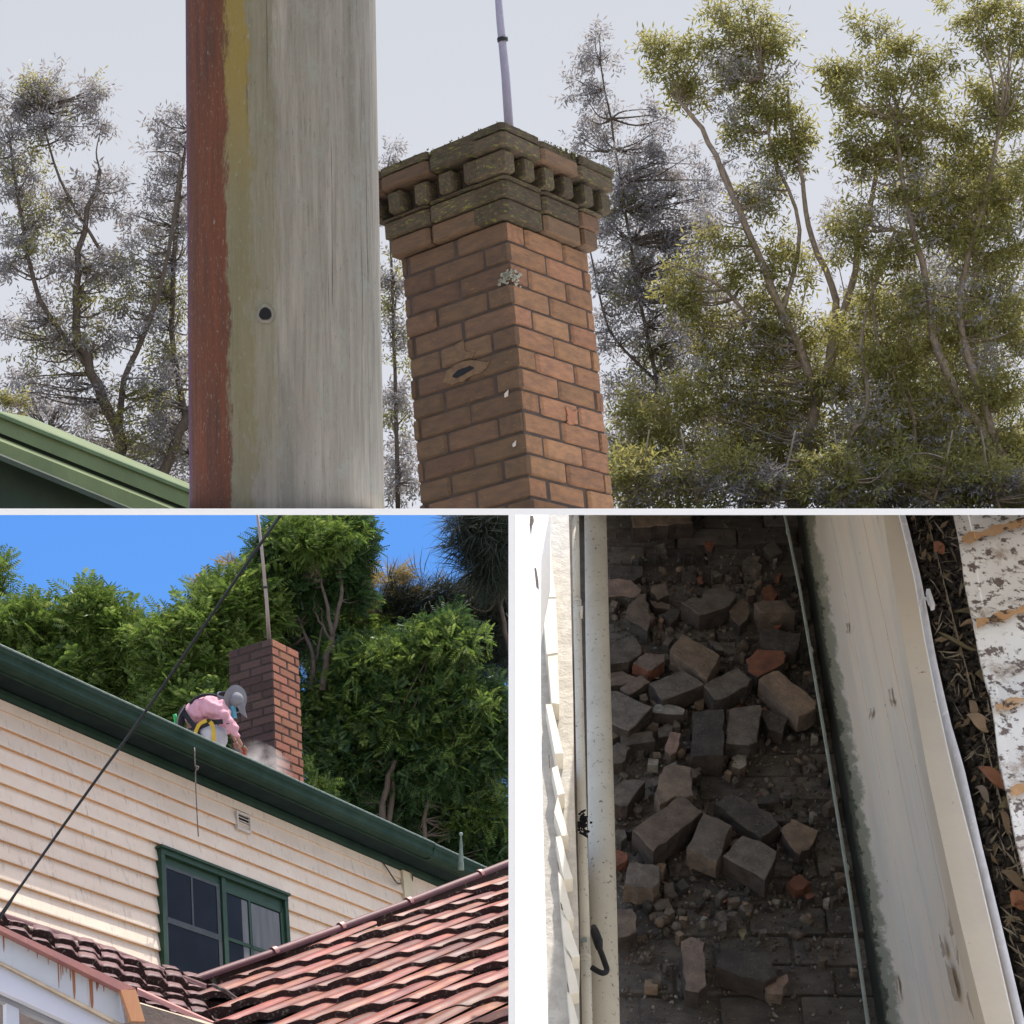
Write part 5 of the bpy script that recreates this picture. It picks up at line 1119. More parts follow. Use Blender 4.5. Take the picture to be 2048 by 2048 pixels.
def band(lo, hi, soft, wob, kk=2.2):
    wob = wob * kk; soft = soft * 1.6; lo += wob * .5 * (kk > 1); hi += wob * .5 * (kk > 1)
    nz = b.noise(cm((12, 3, 12)), 4, 8, .8); a = b.n('ShaderNodeMath', operation='MULTIPLY_ADD'); a.inputs[1].default_value = wob; b.l(nz, a.inputs[0]); b.l(k1.outputs['Value'], a.inputs[2])
    u = b.n('ShaderNodeMapRange', interpolation_type='SMOOTHSTEP'); u.inputs[1].default_value = lo; u.inputs[2].default_value = lo + soft; b.l(a.outputs[0], u.inputs[0])
    w = b.n('ShaderNodeMapRange', interpolation_type='SMOOTHSTEP'); w.inputs[1].default_value = hi - soft; w.inputs[2].default_value = hi; w.inputs[3].default_value = 1; w.inputs[4].default_value = 0; b.l(a.outputs[0], w.inputs[0])
    x = b.n('ShaderNodeMath', operation='MULTIPLY'); b.l(u.outputs[0], x.inputs[0]); b.l(w.outputs[0], x.inputs[1])
    n2 = b.noise(cm((30, 7, 30)), 4, 8, .9); y = b.n('ShaderNodeMath', operation='MULTIPLY_ADD'); b.l(x.outputs[0], y.inputs[0]); y.inputs[1].default_value = 1.9; b.l(n2, y.inputs[2])
    z_ = b.n('ShaderNodeMapRange', interpolation_type='SMOOTHSTEP'); z_.inputs[1].default_value = .95; z_.inputs[2].default_value = 2.0; b.l(y.outputs[0], z_.inputs[0]); return z_.outputs[0]
pp = lambda px1: px1 * zp / F                  # offset from the pole axis in metres
def yband(lo, hi, a0=0, a1=1):
    u = b.n('ShaderNodeMapRange', interpolation_type='SMOOTHSTEP'); u.inputs[1].default_value = lo; u.inputs[2].default_value = hi; u.inputs[3].default_value = a0; u.inputs[4].default_value = a1; b.l(ky.outputs['Value'], u.inputs[0]); return u.outputs[0]
def mul(a, c):
    x = b.n('ShaderNodeMath', operation='MULTIPLY'); b.l(a, x.inputs[0])
    if isinstance(c, float): x.inputs[1].default_value = c
    else: b.l(c, x.inputs[1])
    return x.outputs[0]
# mossy olive streak centre-left, lower half
c1 = b.mix(mul(mul(band(pp(-52), pp(16), pp(16), pp(20)), yband(-.05, .2)), .55), base_c, (.15, .135, .075))
c1 = b.mix(mul(band(pp(-58), pp(-14), pp(9), pp(22), 3.5), .60), c1, (.155, .135, .065))
c1 = b.mix(mul(mul(band(pp(-54), pp(-14), pp(9), pp(14), 3.0), yband(.42, .72)), .95), c1, (.22, .16, .05))
c1 = b.mix(mul(mul(band(pp(-6), pp(30), pp(14), pp(18)), yband(.16, .34, 1, 0)), .35), c1, (.12, .12, .10))
c1 = b.mix(band(pp(-120), pp(-36), pp(10), pp(16)), c1, b.ramp(b.noise(cm((30, 2, 30)), 3, 4, .6), .3, .7, (.150, .052, .028), (.080, .042, .030)))
c1 = b.mix(mul(band(pp(-120), pp(-80), pp(12), pp(4)), .8), c1, (.10, .055, .115))  # purple rim imitates lens colour fringing, painted into the timber
c1 = b.mix(b.ramp(b.noise(cm((60, 22, 60)), 4, 6, .8), .58, .70), c1, (.27, .255, .20))
c1 = b.mix(b.ramp(b.noise(cm((90, 14, 90)), 3, 6, .8), .60, .70), c1, (.085, .07, .055))
b.l(c1, pb.inputs['Base Color']); pb.inputs['Roughness'].default_value = .92; pb.inputs['Specular IOR Level'].default_value = .15
bn = b.n('ShaderNodeBump'); bn.inputs['Strength'].default_value = .5; bn.inputs['Distance'].default_value = .004
b.l(b.noise(cm((60, 2, 60)), 3, 5, .7), bn.inputs['Height']); b.l(bn.outputs[0], pb.inputs['Normal'])
# bolt hole
hc = P(265.5, 314, zp); hx = (hc[0] * .957 - P(285.3, 314, zp)[0]); hz_ = -math.sqrt(rp ** 2 - hx ** 2); nh = nrm(arr(hx, 0, hz_)); hp_ = P(265.5, 314, zp + hz_ * 1.006)
def disc(c, n_, r, t_, k=18, sq=1.0):
    a = nrm(np.cross(n_, (0, 1, 0))); bb = np.cross(n_, a); mb = MB(); mb.prism([c + (a * math.cos(q) + bb * math.sin(q) * sq) * r * (1 + .05 * math.sin(3 * q) + .03 * math.sin(7 * q)) for q in np.linspace(0, 2 * math.pi, k, endpoint=False)], n_ * t_); return mb
hub = disc(hp_, nh, pp(8.5), .0012, 20, 1.1); hb = hub.build('hole_rim', surf('pale_bare_wood', (.215, .20, .165), (.17, .158, .13), 60), pole)
disc(hp_ + nh * .0018, nh, pp(6.0), .0006, 18, 1.0).build('bolt_hole', M['black'], hb)

# ---------------------------------------------------------------- corbelled chimney
cr1, cl1, cv1 = axes(.33, .33, .09, 505, 330)
z1 = 7.3; px1 = z1 / F
ch2 = thing('brick_chimney', 'corbelled brick chimney with mossy dentilled cap in front of the gum trees', 'chimney', P(530, 509, z1))
topS = P(505.2, 219.5, z1)
WR, WL = 88 * 1.634 * px1, 109 * 1.27 * px1
chh = 22.15 * .995 * px1
M['mortar'] = surf('brown_mortar', (.072, .048, .034), (.045, .031, .024), 15, bump=.6)
shaft(ch2, topS, cr1, cl1, cv1, WR, WL, 16, chh, 'brick_a', 'brick_b', L=.235, D=.112, j=.0060, first=1)  # darker left-face bricks carry that side's shade in their colour
def course(off, y0, hgt, mats, L=.235, gap=.010, dent=False, jit=.003):
    """one projecting course round the two visible faces; off = overhang, y0 = height of its foot above topS"""
    o = topS + cv1 * y0 - cr1 * off - cl1 * off; wr, wl = WR + 2 * off, WL + 2 * off
    for ax_, in_, w_ in ((cr1, cl1, wr), (cl1, cr1, wl)):
        x = 0 if ax_ is cr1 else .118 + gap
        st_ = (.064 if dent else L)
        while x < w_ - .03:
            l = min(st_, w_ - x)
            jj = rng.normal() * jit
            inst('brick', brick_mesh(mats[rng.integers(len(mats))]), o + ax_ * x + in_ * jj + cv1 * rng.normal() * jit * .5, ax_ * l, in_ * .16, cv1 * (hgt - gap * .6), ch2)
            x += l + (gap if not dent else .058)
px2 = 1.06 * px1
course(.026, .004, 19 * px2, ['brick_b', 'brick_b', 'brick_moss'], gap=.006)
mb = MB(); mb.box(topS + cr1 * -.01 + cl1 * -.01 + cv1 * (19 * px2), cr1 * (WR + .02), cl1 * (WL + .02), cv1 * (62 * px2)); mb.build('mortar_core', M['mortar'], ch2)
course(.040, 20 * px2, 17 * px2, ['brick_moss', 'brick_moss', 'brick_b'], gap=.005)
course(.078, 40 * px2, 22 * px2, ['brick_moss'], dent=True)
course(.055, 37 * px2, 3 * px2, ['brick_moss'])
course(.098, 63 * px2, 14 * px2, ['brick_moss', 'brick_moss', 'brick_b'], gap=.004)
course(.092, 77.5 * px2, 9 * px2, ['brick_moss', 'brick_moss', 'brick_b'], jit=.006, gap=.003)
# moss on the upper ledge
tvm = np.array([(-1, -.5, 0), (1, -.4, 0), (0, .9, 0.2), (0, 0, .9)]); tfm = np.array([[0, 1, 3], [1, 2, 3], [2, 0, 3]])
n = 800; t_ = rng.random(n) ** .55; side = rng.random(n) < .75
o = topS + cv1 * 86 * px2 - (cr1 + cl1) * .098
pos = np.where(side[:, None], o + cr1 * (t_ ** .6 * (WR + .19))[:, None] + cl1 * (rng.random(n) * .05)[:, None], o + cl1 * (t_ * (WL + .19))[:, None] + cr1 * (rng.random(n) * .05)[:, None]) - cv1 * (rng.random(n) ** 2 * .028)[:, None]
V, Fc = scatter(tvm, tfm, pos, rand_rot(n), .0035 + .007 * rng.random(n) * (.3 + t_))
tag(mk('moss', V, Fc, M['moss'], ch2, False, False), kind='stuff')
# lime patch and holes in the brickwork
mb = MB(); q = topS - cv1 * (2.72 * chh)
for d_, e_ in ((cr1, cl1), (cl1, cr1)):
    for _ in range(26):
        c_ = q + d_ * abs(rng.normal()) * .030 - e_ * .0046 + cv1 * rng.normal() * .014; rr_ = .004 + .007 * rng.random()
        mb.prism([c_ + (d_ * math.cos(a_) + cv1 * math.sin(a_) * .7) * rr_ * (1 + .3 * rng.normal()) for a_ in np.linspace(0, 2 * math.pi, 7, endpoint=False)], e_ * .002)
tag(mb.build('lime_patch', surf('lime', (.30, .29, .22), (.21, .19, .14), 30), ch2), kind='stuff')
def jag(*pts, amp=.45, k=4):
    out = []
    for i in range(len(pts)):
        (a0, b0), (a1, b1) = pts[i], pts[(i + 1) % len(pts)]
        for j in range(k): out.append((a0 + (a1 - a0) * j / k + rng.normal() * amp * (j > 0), b0 + (b1 - b0) * j / k + rng.normal() * amp * (j > 0)))
    return out
pL = lambda u, v, d_=0.004: hit(u, v, topS - cr1 * d_, cr1)      # point on the left face (normal -cr1)
mb = MB(); mb.prism([pL(*q_, .006) for q_ in jag((452, 376.5), (458, 370), (470, 365.5), (474, 368), (466, 373), (456, 378))], cr1 * .004); mb.build('hole', M['black'], ch2)
mb = MB(); mb.prism([pL(*q_, .0045) for q_ in jag((446, 372), (456, 364), (470, 360), (490, 362), (482, 372), (466, 379), (452, 385), (443, 383))], cr1 * .003)
mb.prism([pL(*q_, .0045) for q_ in jag((455, 345), (463, 340), (466, 352), (475, 353), (472, 358), (460, 360))], cr1 * .003); mb.build('broken_face', surf('fresh_orange_brick', (.165, .098, .048), (.11, .066, .038), 40), ch2)
pR = lambda u, v, d_=.004: hit(u, v, topS - cl1 * d_, cl1)
mb = MB(); mb.prism([pR(*q_, .0045) for q_ in jag((566, 407), (573, 411), (578, 410), (577, 417), (574, 425), (567, 423), (568, 415))], cl1 * .003); mb.build('chipped_brick', surf('bright_orange_chip', (.30, .125, .06), (.22, .10, .055), 40), ch2)
mb = MB()
for u, v, r in ((506, 394.5, 3.0), (514, 444.5, 2.6)): mb.prism([pL(u + a_ * r, v + b_ * r, .005) for a_, b_ in ((-.5, 1), (-.6, -.2), (.7, -1.6), (.6, .5))], cr1 * .003)
mb.build('lime_fleck', M['vent'], ch2)
mb = MB(); mb.tube([P(496.5, -30, z1 + .35), P(500, 20, z1 + .35), P(505.5, 75, z1 + .35), P(510.5, 150, z1 + .35)], [.0135, .0145, .0165, .018], 8)
ms_ = mb.build('antenna_mast', surf('bluish_mast', (.30, .29, .36), (.22, .2, .27), 4, (1, 1, .5), .5), None, True); tag(ms_, 'slim grey mast behind the mossy corbelled chimney against white sky', 'mast')
mb = MB(); mb.tube([P(502.3, 37.5, z1 + .35), P(502.8, 41.5, z1 + .35)], .021, 8); mb.build('clamp', M['cable'], ms_, True)
# ---------------------------------------------------------------- green roof corner, lower left
gr = thing('green_roof', 'pale green metal roof edge with dark eaves at the left of the thick pole', 'roof', P(60, 508, 4.4))
def slab(name, lines, mat, zs=(3.9, 5.2), n0=0, t_=.05, par=gr):
    """band between two pixel lines, near at left and far at right"""
    (ua, va), (ub, vb_) = lines[0]; (uc, vc), (ud, vd) = lines[1]
    p = [P(ua, va, zs[0] + n0), P(ub, vb_, zs[1] + n0), P(ud, vd, zs[1] + n0), P(uc, vc, zs[0] + n0)]
    mb = MB(); mb.prism(p, (0, 0, t_)); return mb.build(name, mat, par)
slab('roof_top', [[(-20, 407), (215, 502)], [(-20, 425), (215, 519)]], M['green_roof'], n0=.05, t_=.4)
slab('roof_rib', [[(-20, 405), (215, 499.5)], [(-20, 409), (215, 503)]], surf('dark_green_line', (.05, .09, .035), (.07, .11, .045), 8), n0=.03)
slab('shadow_gap', [[(-20, 425.5), (215, 519)], [(-20, 433), (215, 526)]], M['green_roof_dark'], n0=.09)
slab('gutter', [[(-20, 433), (215, 526)], [(-20, 450), (215, 546)]], M['green_roof'], n0=.0, t_=.12)
slab('gutter_lip', [[(-20, 447), (215, 543)], [(-20, 452), (215, 548)]], M['green_roof_dark'], n0=-.02)
slab('fascia', [[(-20, 452), (215, 548)], [(-20, 540), (215, 600)]], M['green_roof_dark'], n0=.12)
# ================================================================ trees
def limb(mb, pts, r0, r1, n=7):
    c = bezier(pts, 4); mb.tube(c, list(np.linspace(r0, r1, len(c))), n)
def frond_template(np_=8):
    V = []; Fc = []
    def bend(x): return -.28 * x * x
    for i in range(np_):
        x = .12 + .88 * i / (np_ - 1); L_ = .30 * math.sin(math.pi * (.18 + .78 * (1 - i / np_))) ** .8; w = .055
        for s in (-1, 1):
            k = len(V); a = (x, 0, bend(x)); b_ = (x + .5 * w + L_ * .35, s * L_ * .55, bend(x) - L_ * .06); c = (x + L_ * .55, s * L_, bend(x) - L_ * .22); d_ = (x - .5 * w + L_ * .22, s * L_ * .6, bend(x) - .02 - L_ * .10)
            V += [a, b_, c, d_]; Fc.append((k, k + 1, k + 2, k + 3) if s > 0 else (k + 3, k + 2, k + 1, k))
    k = len(V); V += [(0, -.008, 0), (.55, -.006, bend(.55)), (.55, .006, bend(.55)), (0, .008, 0)]; Fc.append((k, k + 1, k + 2, k + 3))
    return np.array(V), np.array(Fc)
FV, FF = frond_template()
UPc = UP
def dirs_from(n, outward, up_bias=.35, spread=.7):
    d = outward + rng.normal(size=(n, 3)) * spread + UPc * up_bias; d /= np.linalg.norm(d, axis=1)[:, None]
    u_ = UPc + rng.normal(size=(n, 3)) * .45; s = np.cross(u_, d); s /= np.linalg.norm(s, axis=1)[:, None]; z_ = np.cross(d, s)
    return np.stack([d, s, z_], 1)
def lumps_pts(lumps, n, z0, hollow=.55, per=12, crad=.30, keep=None):
    """clumps of leaves: every lump is a real sphere at depth z0+dz, filled with small clusters"""
    w = np.array([l[2] * l[3] for l in lumps], float); w /= w.sum(); pos = []; out = []
    for l, c in zip(lumps, rng.multinomial(n, w)):
        cx_, cy_, rx, ry = l[:4]; dz = l[4] if len(l) > 4 else 0
        c3 = P(cx_, cy_, z0 + dz); m_ = max(3, int(c / per))
        sz = np.array([rx * z0 / F, ry * z0 / F, (rx + ry) * .5 * z0 / F])
        d = rng.normal(size=(m_, 3)); d /= np.linalg.norm(d, axis=1)[:, None]
        r = (hollow + (1 - hollow) * rng.random(m_) ** .6)[:, None]; cc = c3 + d * r * sz * .92
        if keep is not None: keep.append(cc)
        k = rng.integers(m_, size=c); e = rng.normal(size=(c, 3)); e /= np.linalg.norm(e, axis=1)[:, None]
        q = (rng.random(c) ** .5)[:, None]; pos.append(cc[k] + e * q * sz.mean() * crad * np.array([1.25, .7, 1.25])); out.append(e * .6 + d[k] * .8)
    return np.concatenate(pos), np.concatenate(out)
def cut(pos, out, rot=None, top=None):
    """keep foliage inside its own bay"""
    u = 512 + F * pos[:, 0] / pos[:, 2]; v = 512 - F * pos[:, 1] / pos[:, 2]
    return (v > 509 if top == 'low' else v < 512)
SHIFT = [0]
def tree(name, label, base, trunks, lumps, n, size, mat, z0, group, bark='bark', tmpl=None, hollow=.12, up=.25, spread=1.5, zone='low', scr=(.4, 1.6), extra=(), per=9, crad=.60, twigs=200, tw=.011):
    tmpl = tmpl or TP
    t_ = thing(name, label, 'tree', base, group)
    mb = MB(); limbs = []
    for pts, r0, r1 in trunks:
        q = [P(u, v, z_) for u, v, z_ in pts]; q = bezier(q, 4)
        for i in range(1, len(q) - 1): q[i] = q[i] + rng.normal(size=3) * r0 * .2
        if zone == 'low': r0, r1 = r0 * .7, r1 * .7
        mb.tube(q, list(np.linspace(r0, r1, len(q))), 7); limbs += q[1:]
    if trunks:
        o = mb.build('trunk', M[bark], t_, True)
        if 'scrub' in label or 'thicket' in label: o.name = 'stems'; o['kind'] = 'stuff'; BASE[o.name] = BASE[t_.name]
    dyy = SHIFT[0]; cents = []
    for lumps_, n_, mat_, size_ in [(lumps, n, mat, size)] + list(extra):
        lumps_ = [(l[0], l[1] + dyy, *l[2:]) for l in lumps_]
        pos, out = lumps_pts(lumps_, int(n_ * (NM if tmpl is TP else 1.0)), z0, hollow, per, crad, cents)
        k = cut(pos, out, None, zone); pos, out = pos[k], out[k]
        rot = dirs_from(len(pos), out, up, spread)
        V, Fc = scatter(tmpl[0], tmpl[1], pos, rot, (size_ * FS if tmpl is TP else size_) * rng.uniform(*scr, len(pos)))
        fc = V[Fc[:, 0]]; vv = 512 - F * fc[:, 1] / fc[:, 2]; Fc = Fc[(vv > 510) if zone == 'low' else (vv < 511)]
        o = mk('crown', V, Fc, M[mat_], t_, False, False); o['kind'] = 'stuff'
    if limbs and twigs:
        L_ = np.array(limbs); C_ = np.concatenate(cents); C_ = C_[rng.permutation(len(C_))[:twigs]]; mb = MB()
        for c in C_:
            v = 512 - F * c[1] / c[2]
            if (zone == 'low' and v < 513) or (zone != 'low' and v > 506): continue
            dd = np.linalg.norm(L_ - c, axis=1) + np.maximum(0, L_[:, 1] - c[1]) * 2.5; a = L_[dd.argmin()]; ln = np.linalg.norm(c - a)
            if ln > (3.2 if zone == 'low' else 2.3) or (zone != 'low' and c[1] < a[1] - .15): continue
            m1 = a + (c - a) * .4 + rng.normal(size=3) * ln * .08 - UP * ln * .08
            if zone != 'low' and min(a[1], m1[1]) < .03: continue
            mb.tube(bezier([a, m1, c], 3), list(np.linspace(tw * (.8 + ln * .25), tw * .3, 7)), 4, False)
        if mb.V: tag(mb.build('branches', M[bark], t_), kind='stuff')
    return t_
FS = .40; NM = 3.4; TP = (FV, FF)
GP2 = 'trees behind the weatherboard house'
def R(u, v): return (u, v)
# bright feathery trees at the left
SHIFT[0] = 22
tree('feathery_tree', 'bright green feathery tree filling the far left above the gutter', P(60, 760, 24.5),
     [([(95, 790, 24), (100, 720, 24.2), (108, 680, 24.4), (112, 640, 24.5)], .07, .03), ([(100, 730, 24.1), (80, 690, 24.3), (60, 640, 24.6)], .05, .02)],
     [(8, 612, 30, 24), (28, 600, 26, 20), (55, 628, 34, 26, .5), (92, 596, 22, 30), (88, 578, 12, 14), (115, 605, 16, 26), (75, 650, 50, 34), (20, 660, 42, 34), (130, 625, 22, 26), (118, 670, 48, 36, .4), (60, 700, 50, 30, .2), (150, 690, 46, 34, .5), (102, 715, 50, 28)], 5200, .46, 'frond', 24.5, GP2,
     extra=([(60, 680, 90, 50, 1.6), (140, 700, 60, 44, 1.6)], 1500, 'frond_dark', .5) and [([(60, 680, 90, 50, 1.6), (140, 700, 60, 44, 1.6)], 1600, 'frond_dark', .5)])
SHIFT[0] = 4
tree('feathery_tree', 'small spray of green foliage touching the left edge high in the sky', P(-30, 620, 25),
     [([(-40, 640, 25), (-25, 600, 25), (-10, 570, 25)], .05, .02)], [(-12, 568, 16, 14), (-20, 590, 20, 20)], 260, .4, 'frond', 25, GP2)
SHIFT[0] = 12
tree('feathery_tree', 'bright green feathery tree behind the worker, left of the plain chimney', P(215, 770, 24),
     [([(205, 770, 24), (198, 720, 24.1), (190, 680, 24.2)], .05, .02)],
     [(160, 635, 24, 26), (185, 628, 24, 28), (200, 612, 18, 20), (222, 600, 26, 34, .4), (245, 590, 24, 34, .5), (262, 600, 16, 36, .5), (180, 660, 38, 34), (215, 650, 34, 36, .2), (190, 700, 44, 34, -.3), (215, 718, 30, 34, -.4), (170, 725, 40, 24, -.3), (222, 745, 24, 26, -.5), (200, 755, 30, 14, -.5)], 4600, .44, 'frond', 24, GP2,
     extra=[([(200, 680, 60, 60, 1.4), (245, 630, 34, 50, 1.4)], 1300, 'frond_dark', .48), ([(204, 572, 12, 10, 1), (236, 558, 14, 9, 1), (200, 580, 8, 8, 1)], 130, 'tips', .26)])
SHIFT[0] = 6
tree('dark_feathery_tree', 'tall dark leafy tree with slim forked trunks right behind the plain chimney mast', P(322, 800, 25.0),
     [([(322, 690, 24.3), (330, 645, 24.4), (334, 628, 24.5), (340, 600, 24.6), (341, 560, 24.7), (336, 530, 24.8)], .062, .02), ([(332, 636, 24.4), (325, 600, 24.5), (320, 575, 24.6)], .04, .018), ([(331, 640, 24.4), (322, 625, 24.5), (313, 610, 24.6)], .03, .015),
      ([(311, 690, 24.5), (314, 665, 24.5), (308, 640, 24.6), (300, 622, 24.7)], .055, .02), ([(314, 668, 24.5), (320, 640, 24.6), (322, 610, 24.7)], .03, .014)],
     [(285, 540, 22, 26), (300, 528, 20, 20), (320, 540, 26, 26), (340, 535, 22, 26), (352, 520, 14, 16), (360, 540, 12, 12, .1), (275, 570, 20, 30), (295, 580, 26, 34), (318, 572, 26, 26), (342, 565, 18, 22), (356, 590, 11, 10), (280, 620, 22, 32, .4), (300, 610, 22, 24, .5), (358, 556, 9, 7)], 4200, .38, 'frond_dark', 25.0, GP2,
     extra=[([(292, 528, 20, 16, -.4), (335, 530, 24, 14, -.4), (318, 545, 20, 12, -.5)], 420, 'frond', .36)])
tree('golden_gum', 'olive gum with golden tips between the tall dark tree and the sky gap', P(345, 800, 26.5),
     [([(350, 700, 26.5), (352, 640, 26.5), (349, 590, 26.5)], .05, .02)],
     [(352, 575, 18, 22), (362, 565, 9, 12), (345, 600, 22, 28), (330, 612, 20, 30, .4), (315, 640, 24, 34, .4)], 1000, .30, 'tips', 26.5, GP2, extra=[([(335, 620, 34, 44), (350, 640, 34, 40)], 1300, 'frond', .34)])
SHIFT[0] = 12
tree('feathery_tree', 'broad shadowy green tree filling the space right of the plain chimney', P(400, 900, 24.6),
     [([(385, 840, 24.2), (392, 790, 24.3), (388, 740, 24.4)], .06, .03), ([(430, 880, 24.2), (425, 820, 24.3), (440, 760, 24.4)], .05, .02), ([(385, 860, 24.1), (383, 800, 24.2), (395, 760, 24.2)], .07, .04)],
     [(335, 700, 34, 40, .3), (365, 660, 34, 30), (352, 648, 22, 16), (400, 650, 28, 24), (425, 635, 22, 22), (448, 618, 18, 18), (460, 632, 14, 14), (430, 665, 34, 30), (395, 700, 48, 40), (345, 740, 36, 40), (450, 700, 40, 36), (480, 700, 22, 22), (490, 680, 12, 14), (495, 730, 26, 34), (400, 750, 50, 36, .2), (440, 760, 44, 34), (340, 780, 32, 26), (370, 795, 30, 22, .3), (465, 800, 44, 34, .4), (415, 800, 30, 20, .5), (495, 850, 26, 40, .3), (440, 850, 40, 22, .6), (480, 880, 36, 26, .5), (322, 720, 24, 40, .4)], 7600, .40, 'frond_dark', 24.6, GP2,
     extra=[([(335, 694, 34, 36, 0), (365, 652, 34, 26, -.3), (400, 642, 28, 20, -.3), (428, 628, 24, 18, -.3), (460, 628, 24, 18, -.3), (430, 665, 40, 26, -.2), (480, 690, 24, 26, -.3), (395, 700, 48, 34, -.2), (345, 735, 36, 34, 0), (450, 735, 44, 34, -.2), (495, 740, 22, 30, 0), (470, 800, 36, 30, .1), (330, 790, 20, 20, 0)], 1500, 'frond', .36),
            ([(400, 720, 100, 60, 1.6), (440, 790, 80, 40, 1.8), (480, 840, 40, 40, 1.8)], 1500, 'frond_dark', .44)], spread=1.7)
tree('low_bush', 'sunlit fern-like sprays just right of the chimney foot', P(315, 815, 23.2), [],
     [(312, 790, 10, 14), (318, 778, 10, 8), (325, 800, 14, 10), (308, 760, 6, 7), (322, 812, 14, 8)], 260, .32, 'frond', 23.2, GP2)
NV = np.array([(0, -.012, 0), (.5, -.010, -.10), (1, 0, -.36), (.5, .010, -.08)]); NF = np.array([[0, 1, 2, 3]])
NV5 = []; NF5 = []
for i in range(5):
    a = (i - 2) * .32; ca, sa = math.cos(a), math.sin(a); k = len(NV5)
    for x, y, z_ in NV: NV5.append((x * ca - y * sa, x * sa + y * ca, z_ - abs(i - 2) * .05))
    NF5.append((k, k + 1, k + 2, k + 3))
NV5 = np.array(NV5); NF5 = np.array(NF5)
SHIFT[0] = 0
tree('casuarina', 'drooping dark she-oak hanging into the sky at the upper right corner', P(520, 700, 26),
     [([(520, 690, 26), (507, 640, 26), (500, 605, 26), (488, 560, 26), (474, 530, 26), (462, 505, 26)], .055, .02), ([(498, 600, 26), (485, 612, 26), (466, 604, 26)], .02, .01), ([(500, 610, 26), (508, 580, 26), (512, 560, 26)], .02, .01), ([(486, 555, 26), (492, 540, 26), (490, 515, 26)], .02, .01)],
     [(465, 520, 14, 12), (480, 528, 18, 16), (472, 545, 12, 12), (490, 520, 16, 14), (500, 540, 12, 16), (486, 560, 12, 14), (478, 570, 10, 10), (502, 575, 8, 16)], 1500, .32, 'needle', 26, GP2, tmpl=(NV5, NF5), up=-.15, spread=.9)
SHIFT[0] = 12
tree('casuarina', 'greyish dark she-oak mass spreading below the golden tips at the right', P(450, 800, 27),
     [([(400, 640, 27), (395, 600, 27), (390, 575, 27)], .04, .015), ([(430, 640, 27), (425, 600, 27), (440, 580, 27)], .05, .015), ([(400, 622, 27), (375, 606, 27), (362, 600, 27)], .03, .012), ([(430, 625, 27), (405, 610, 27), (392, 590, 27)], .04, .015)],
     [(395, 580, 12, 12), (385, 592, 14, 12), (375, 605, 18, 12), (400, 600, 20, 16), (420, 592, 16, 12), (425, 578, 5, 12), (440, 588, 14, 14), (450, 582, 12, 14), (460, 600, 24, 20), (480, 585, 22, 18), (500, 600, 20, 26), (490, 640, 30, 34), (380, 620, 26, 18), (350, 625, 20, 18), (415, 620, 30, 20), (470, 640, 30, 30)], 4200, .30, 'needle', 27, GP2, tmpl=(NV5, NF5), up=.3, spread=1.0,
     extra=[([(392, 558, 8, 9), (398, 566, 10, 8), (412, 574, 6, 5), (432, 570, 4, 4), (490, 590, 16, 14), (480, 578, 14, 8), (500, 575, 10, 12), (400, 575, 14, 8), (395, 618, 12, 6), (470, 596, 14, 8)], 520, 'tips', .24)])
# ---------------------------------------------------------------- gum trees of the upper bay
EV = []; EF = []                                # a sprig of seven hanging gum leaves
for i in range(7):
    a = i * 2.4; x0 = i * .11; L_ = .34; k = len(EV)
    c, s_ = math.cos(a), math.sin(a); d = np.array([.35, c * .75, s_ * .55 - .5]); d /= np.linalg.norm(d); sd_ = np.cross(d, [0.3, .2, 1]); sd_ /= np.linalg.norm(sd_); b0 = np.array([x0, 0, -.05 * x0])
    EV += [b0, b0 + d * L_ * .5 + sd_ * .045, b0 + d * L_, b0 + d * L_ * .5 - sd_ * .045]; EF.append((k, k + 1, k + 2, k + 3))
EV = np.array(EV); EF = np.array(EF)
SHIFT[0] = 0; ZT = 36.0; GT = 'gum trees behind the corbelled chimney'
def gum(label, base, trunks, lumps, n, size, mat, z0, extra=(), bark='bark_pale', hollow=.2):
    return tree('gum_tree', label, base, [([(u, v, z0 - .2) for u, v in pts], a, b_) for pts, a, b_ in [(p_, a_ * .68, b__ * .8) for p_, a_, b__ in trunks]], lumps, int(n * .78), size, mat, z0, GT, bark, (EV, EF), hollow, -.1, 1.0, 'high', (.5, 1.35), [(l_, int(n_ * .78), m_, s_) for l_, n_, m_, s_ in extra], 13, .34, 260, .022)
gum('sparse greyish gum at the far left of the white sky, left of the pole', P(120, 509, 37),
    [([(124, 510), (118, 440), (96, 385), (78, 330), (80, 250), (100, 170)], .20, .05), ([(150, 505), (190, 410), (240, 340), (262, 260)], .16, .05), ([(120, 450), (124, 380), (150, 320), (172, 230), (180, 160)], .10, .03), ([(90, 370), (40, 300), (20, 210), (10, 140)], .08, .03), ([(100, 250), (60, 180), (40, 110)], .05, .02), ([(168, 455), (200, 400), (230, 390)], .06, .03)],
    [(20, 95, 30, 22), (50, 88, 34, 20), (85, 98, 30, 18), (15, 130, 36, 22), (60, 125, 38, 22), (100, 120, 20, 14), (25, 175, 40, 26), (60, 210, 40, 26), (110, 190, 30, 26), (30, 250, 40, 28), (80, 270, 36, 28), (130, 260, 34, 28), (20, 320, 36, 30), (70, 330, 40, 26), (120, 330, 34, 30), (150, 390, 36, 30), (40, 385, 40, 20), (90, 400, 30, 22), (150, 440, 36, 26)], 4200, .34, 'gum_grey', 37, bark='bark',
    extra=[([(45, 230, 44, 40), (100, 290, 50, 40), (60, 340, 50, 40), (140, 420, 44, 50), (20, 160, 40, 30), (60, 100, 50, 20)], 1500, 'gum_olive', .30)])
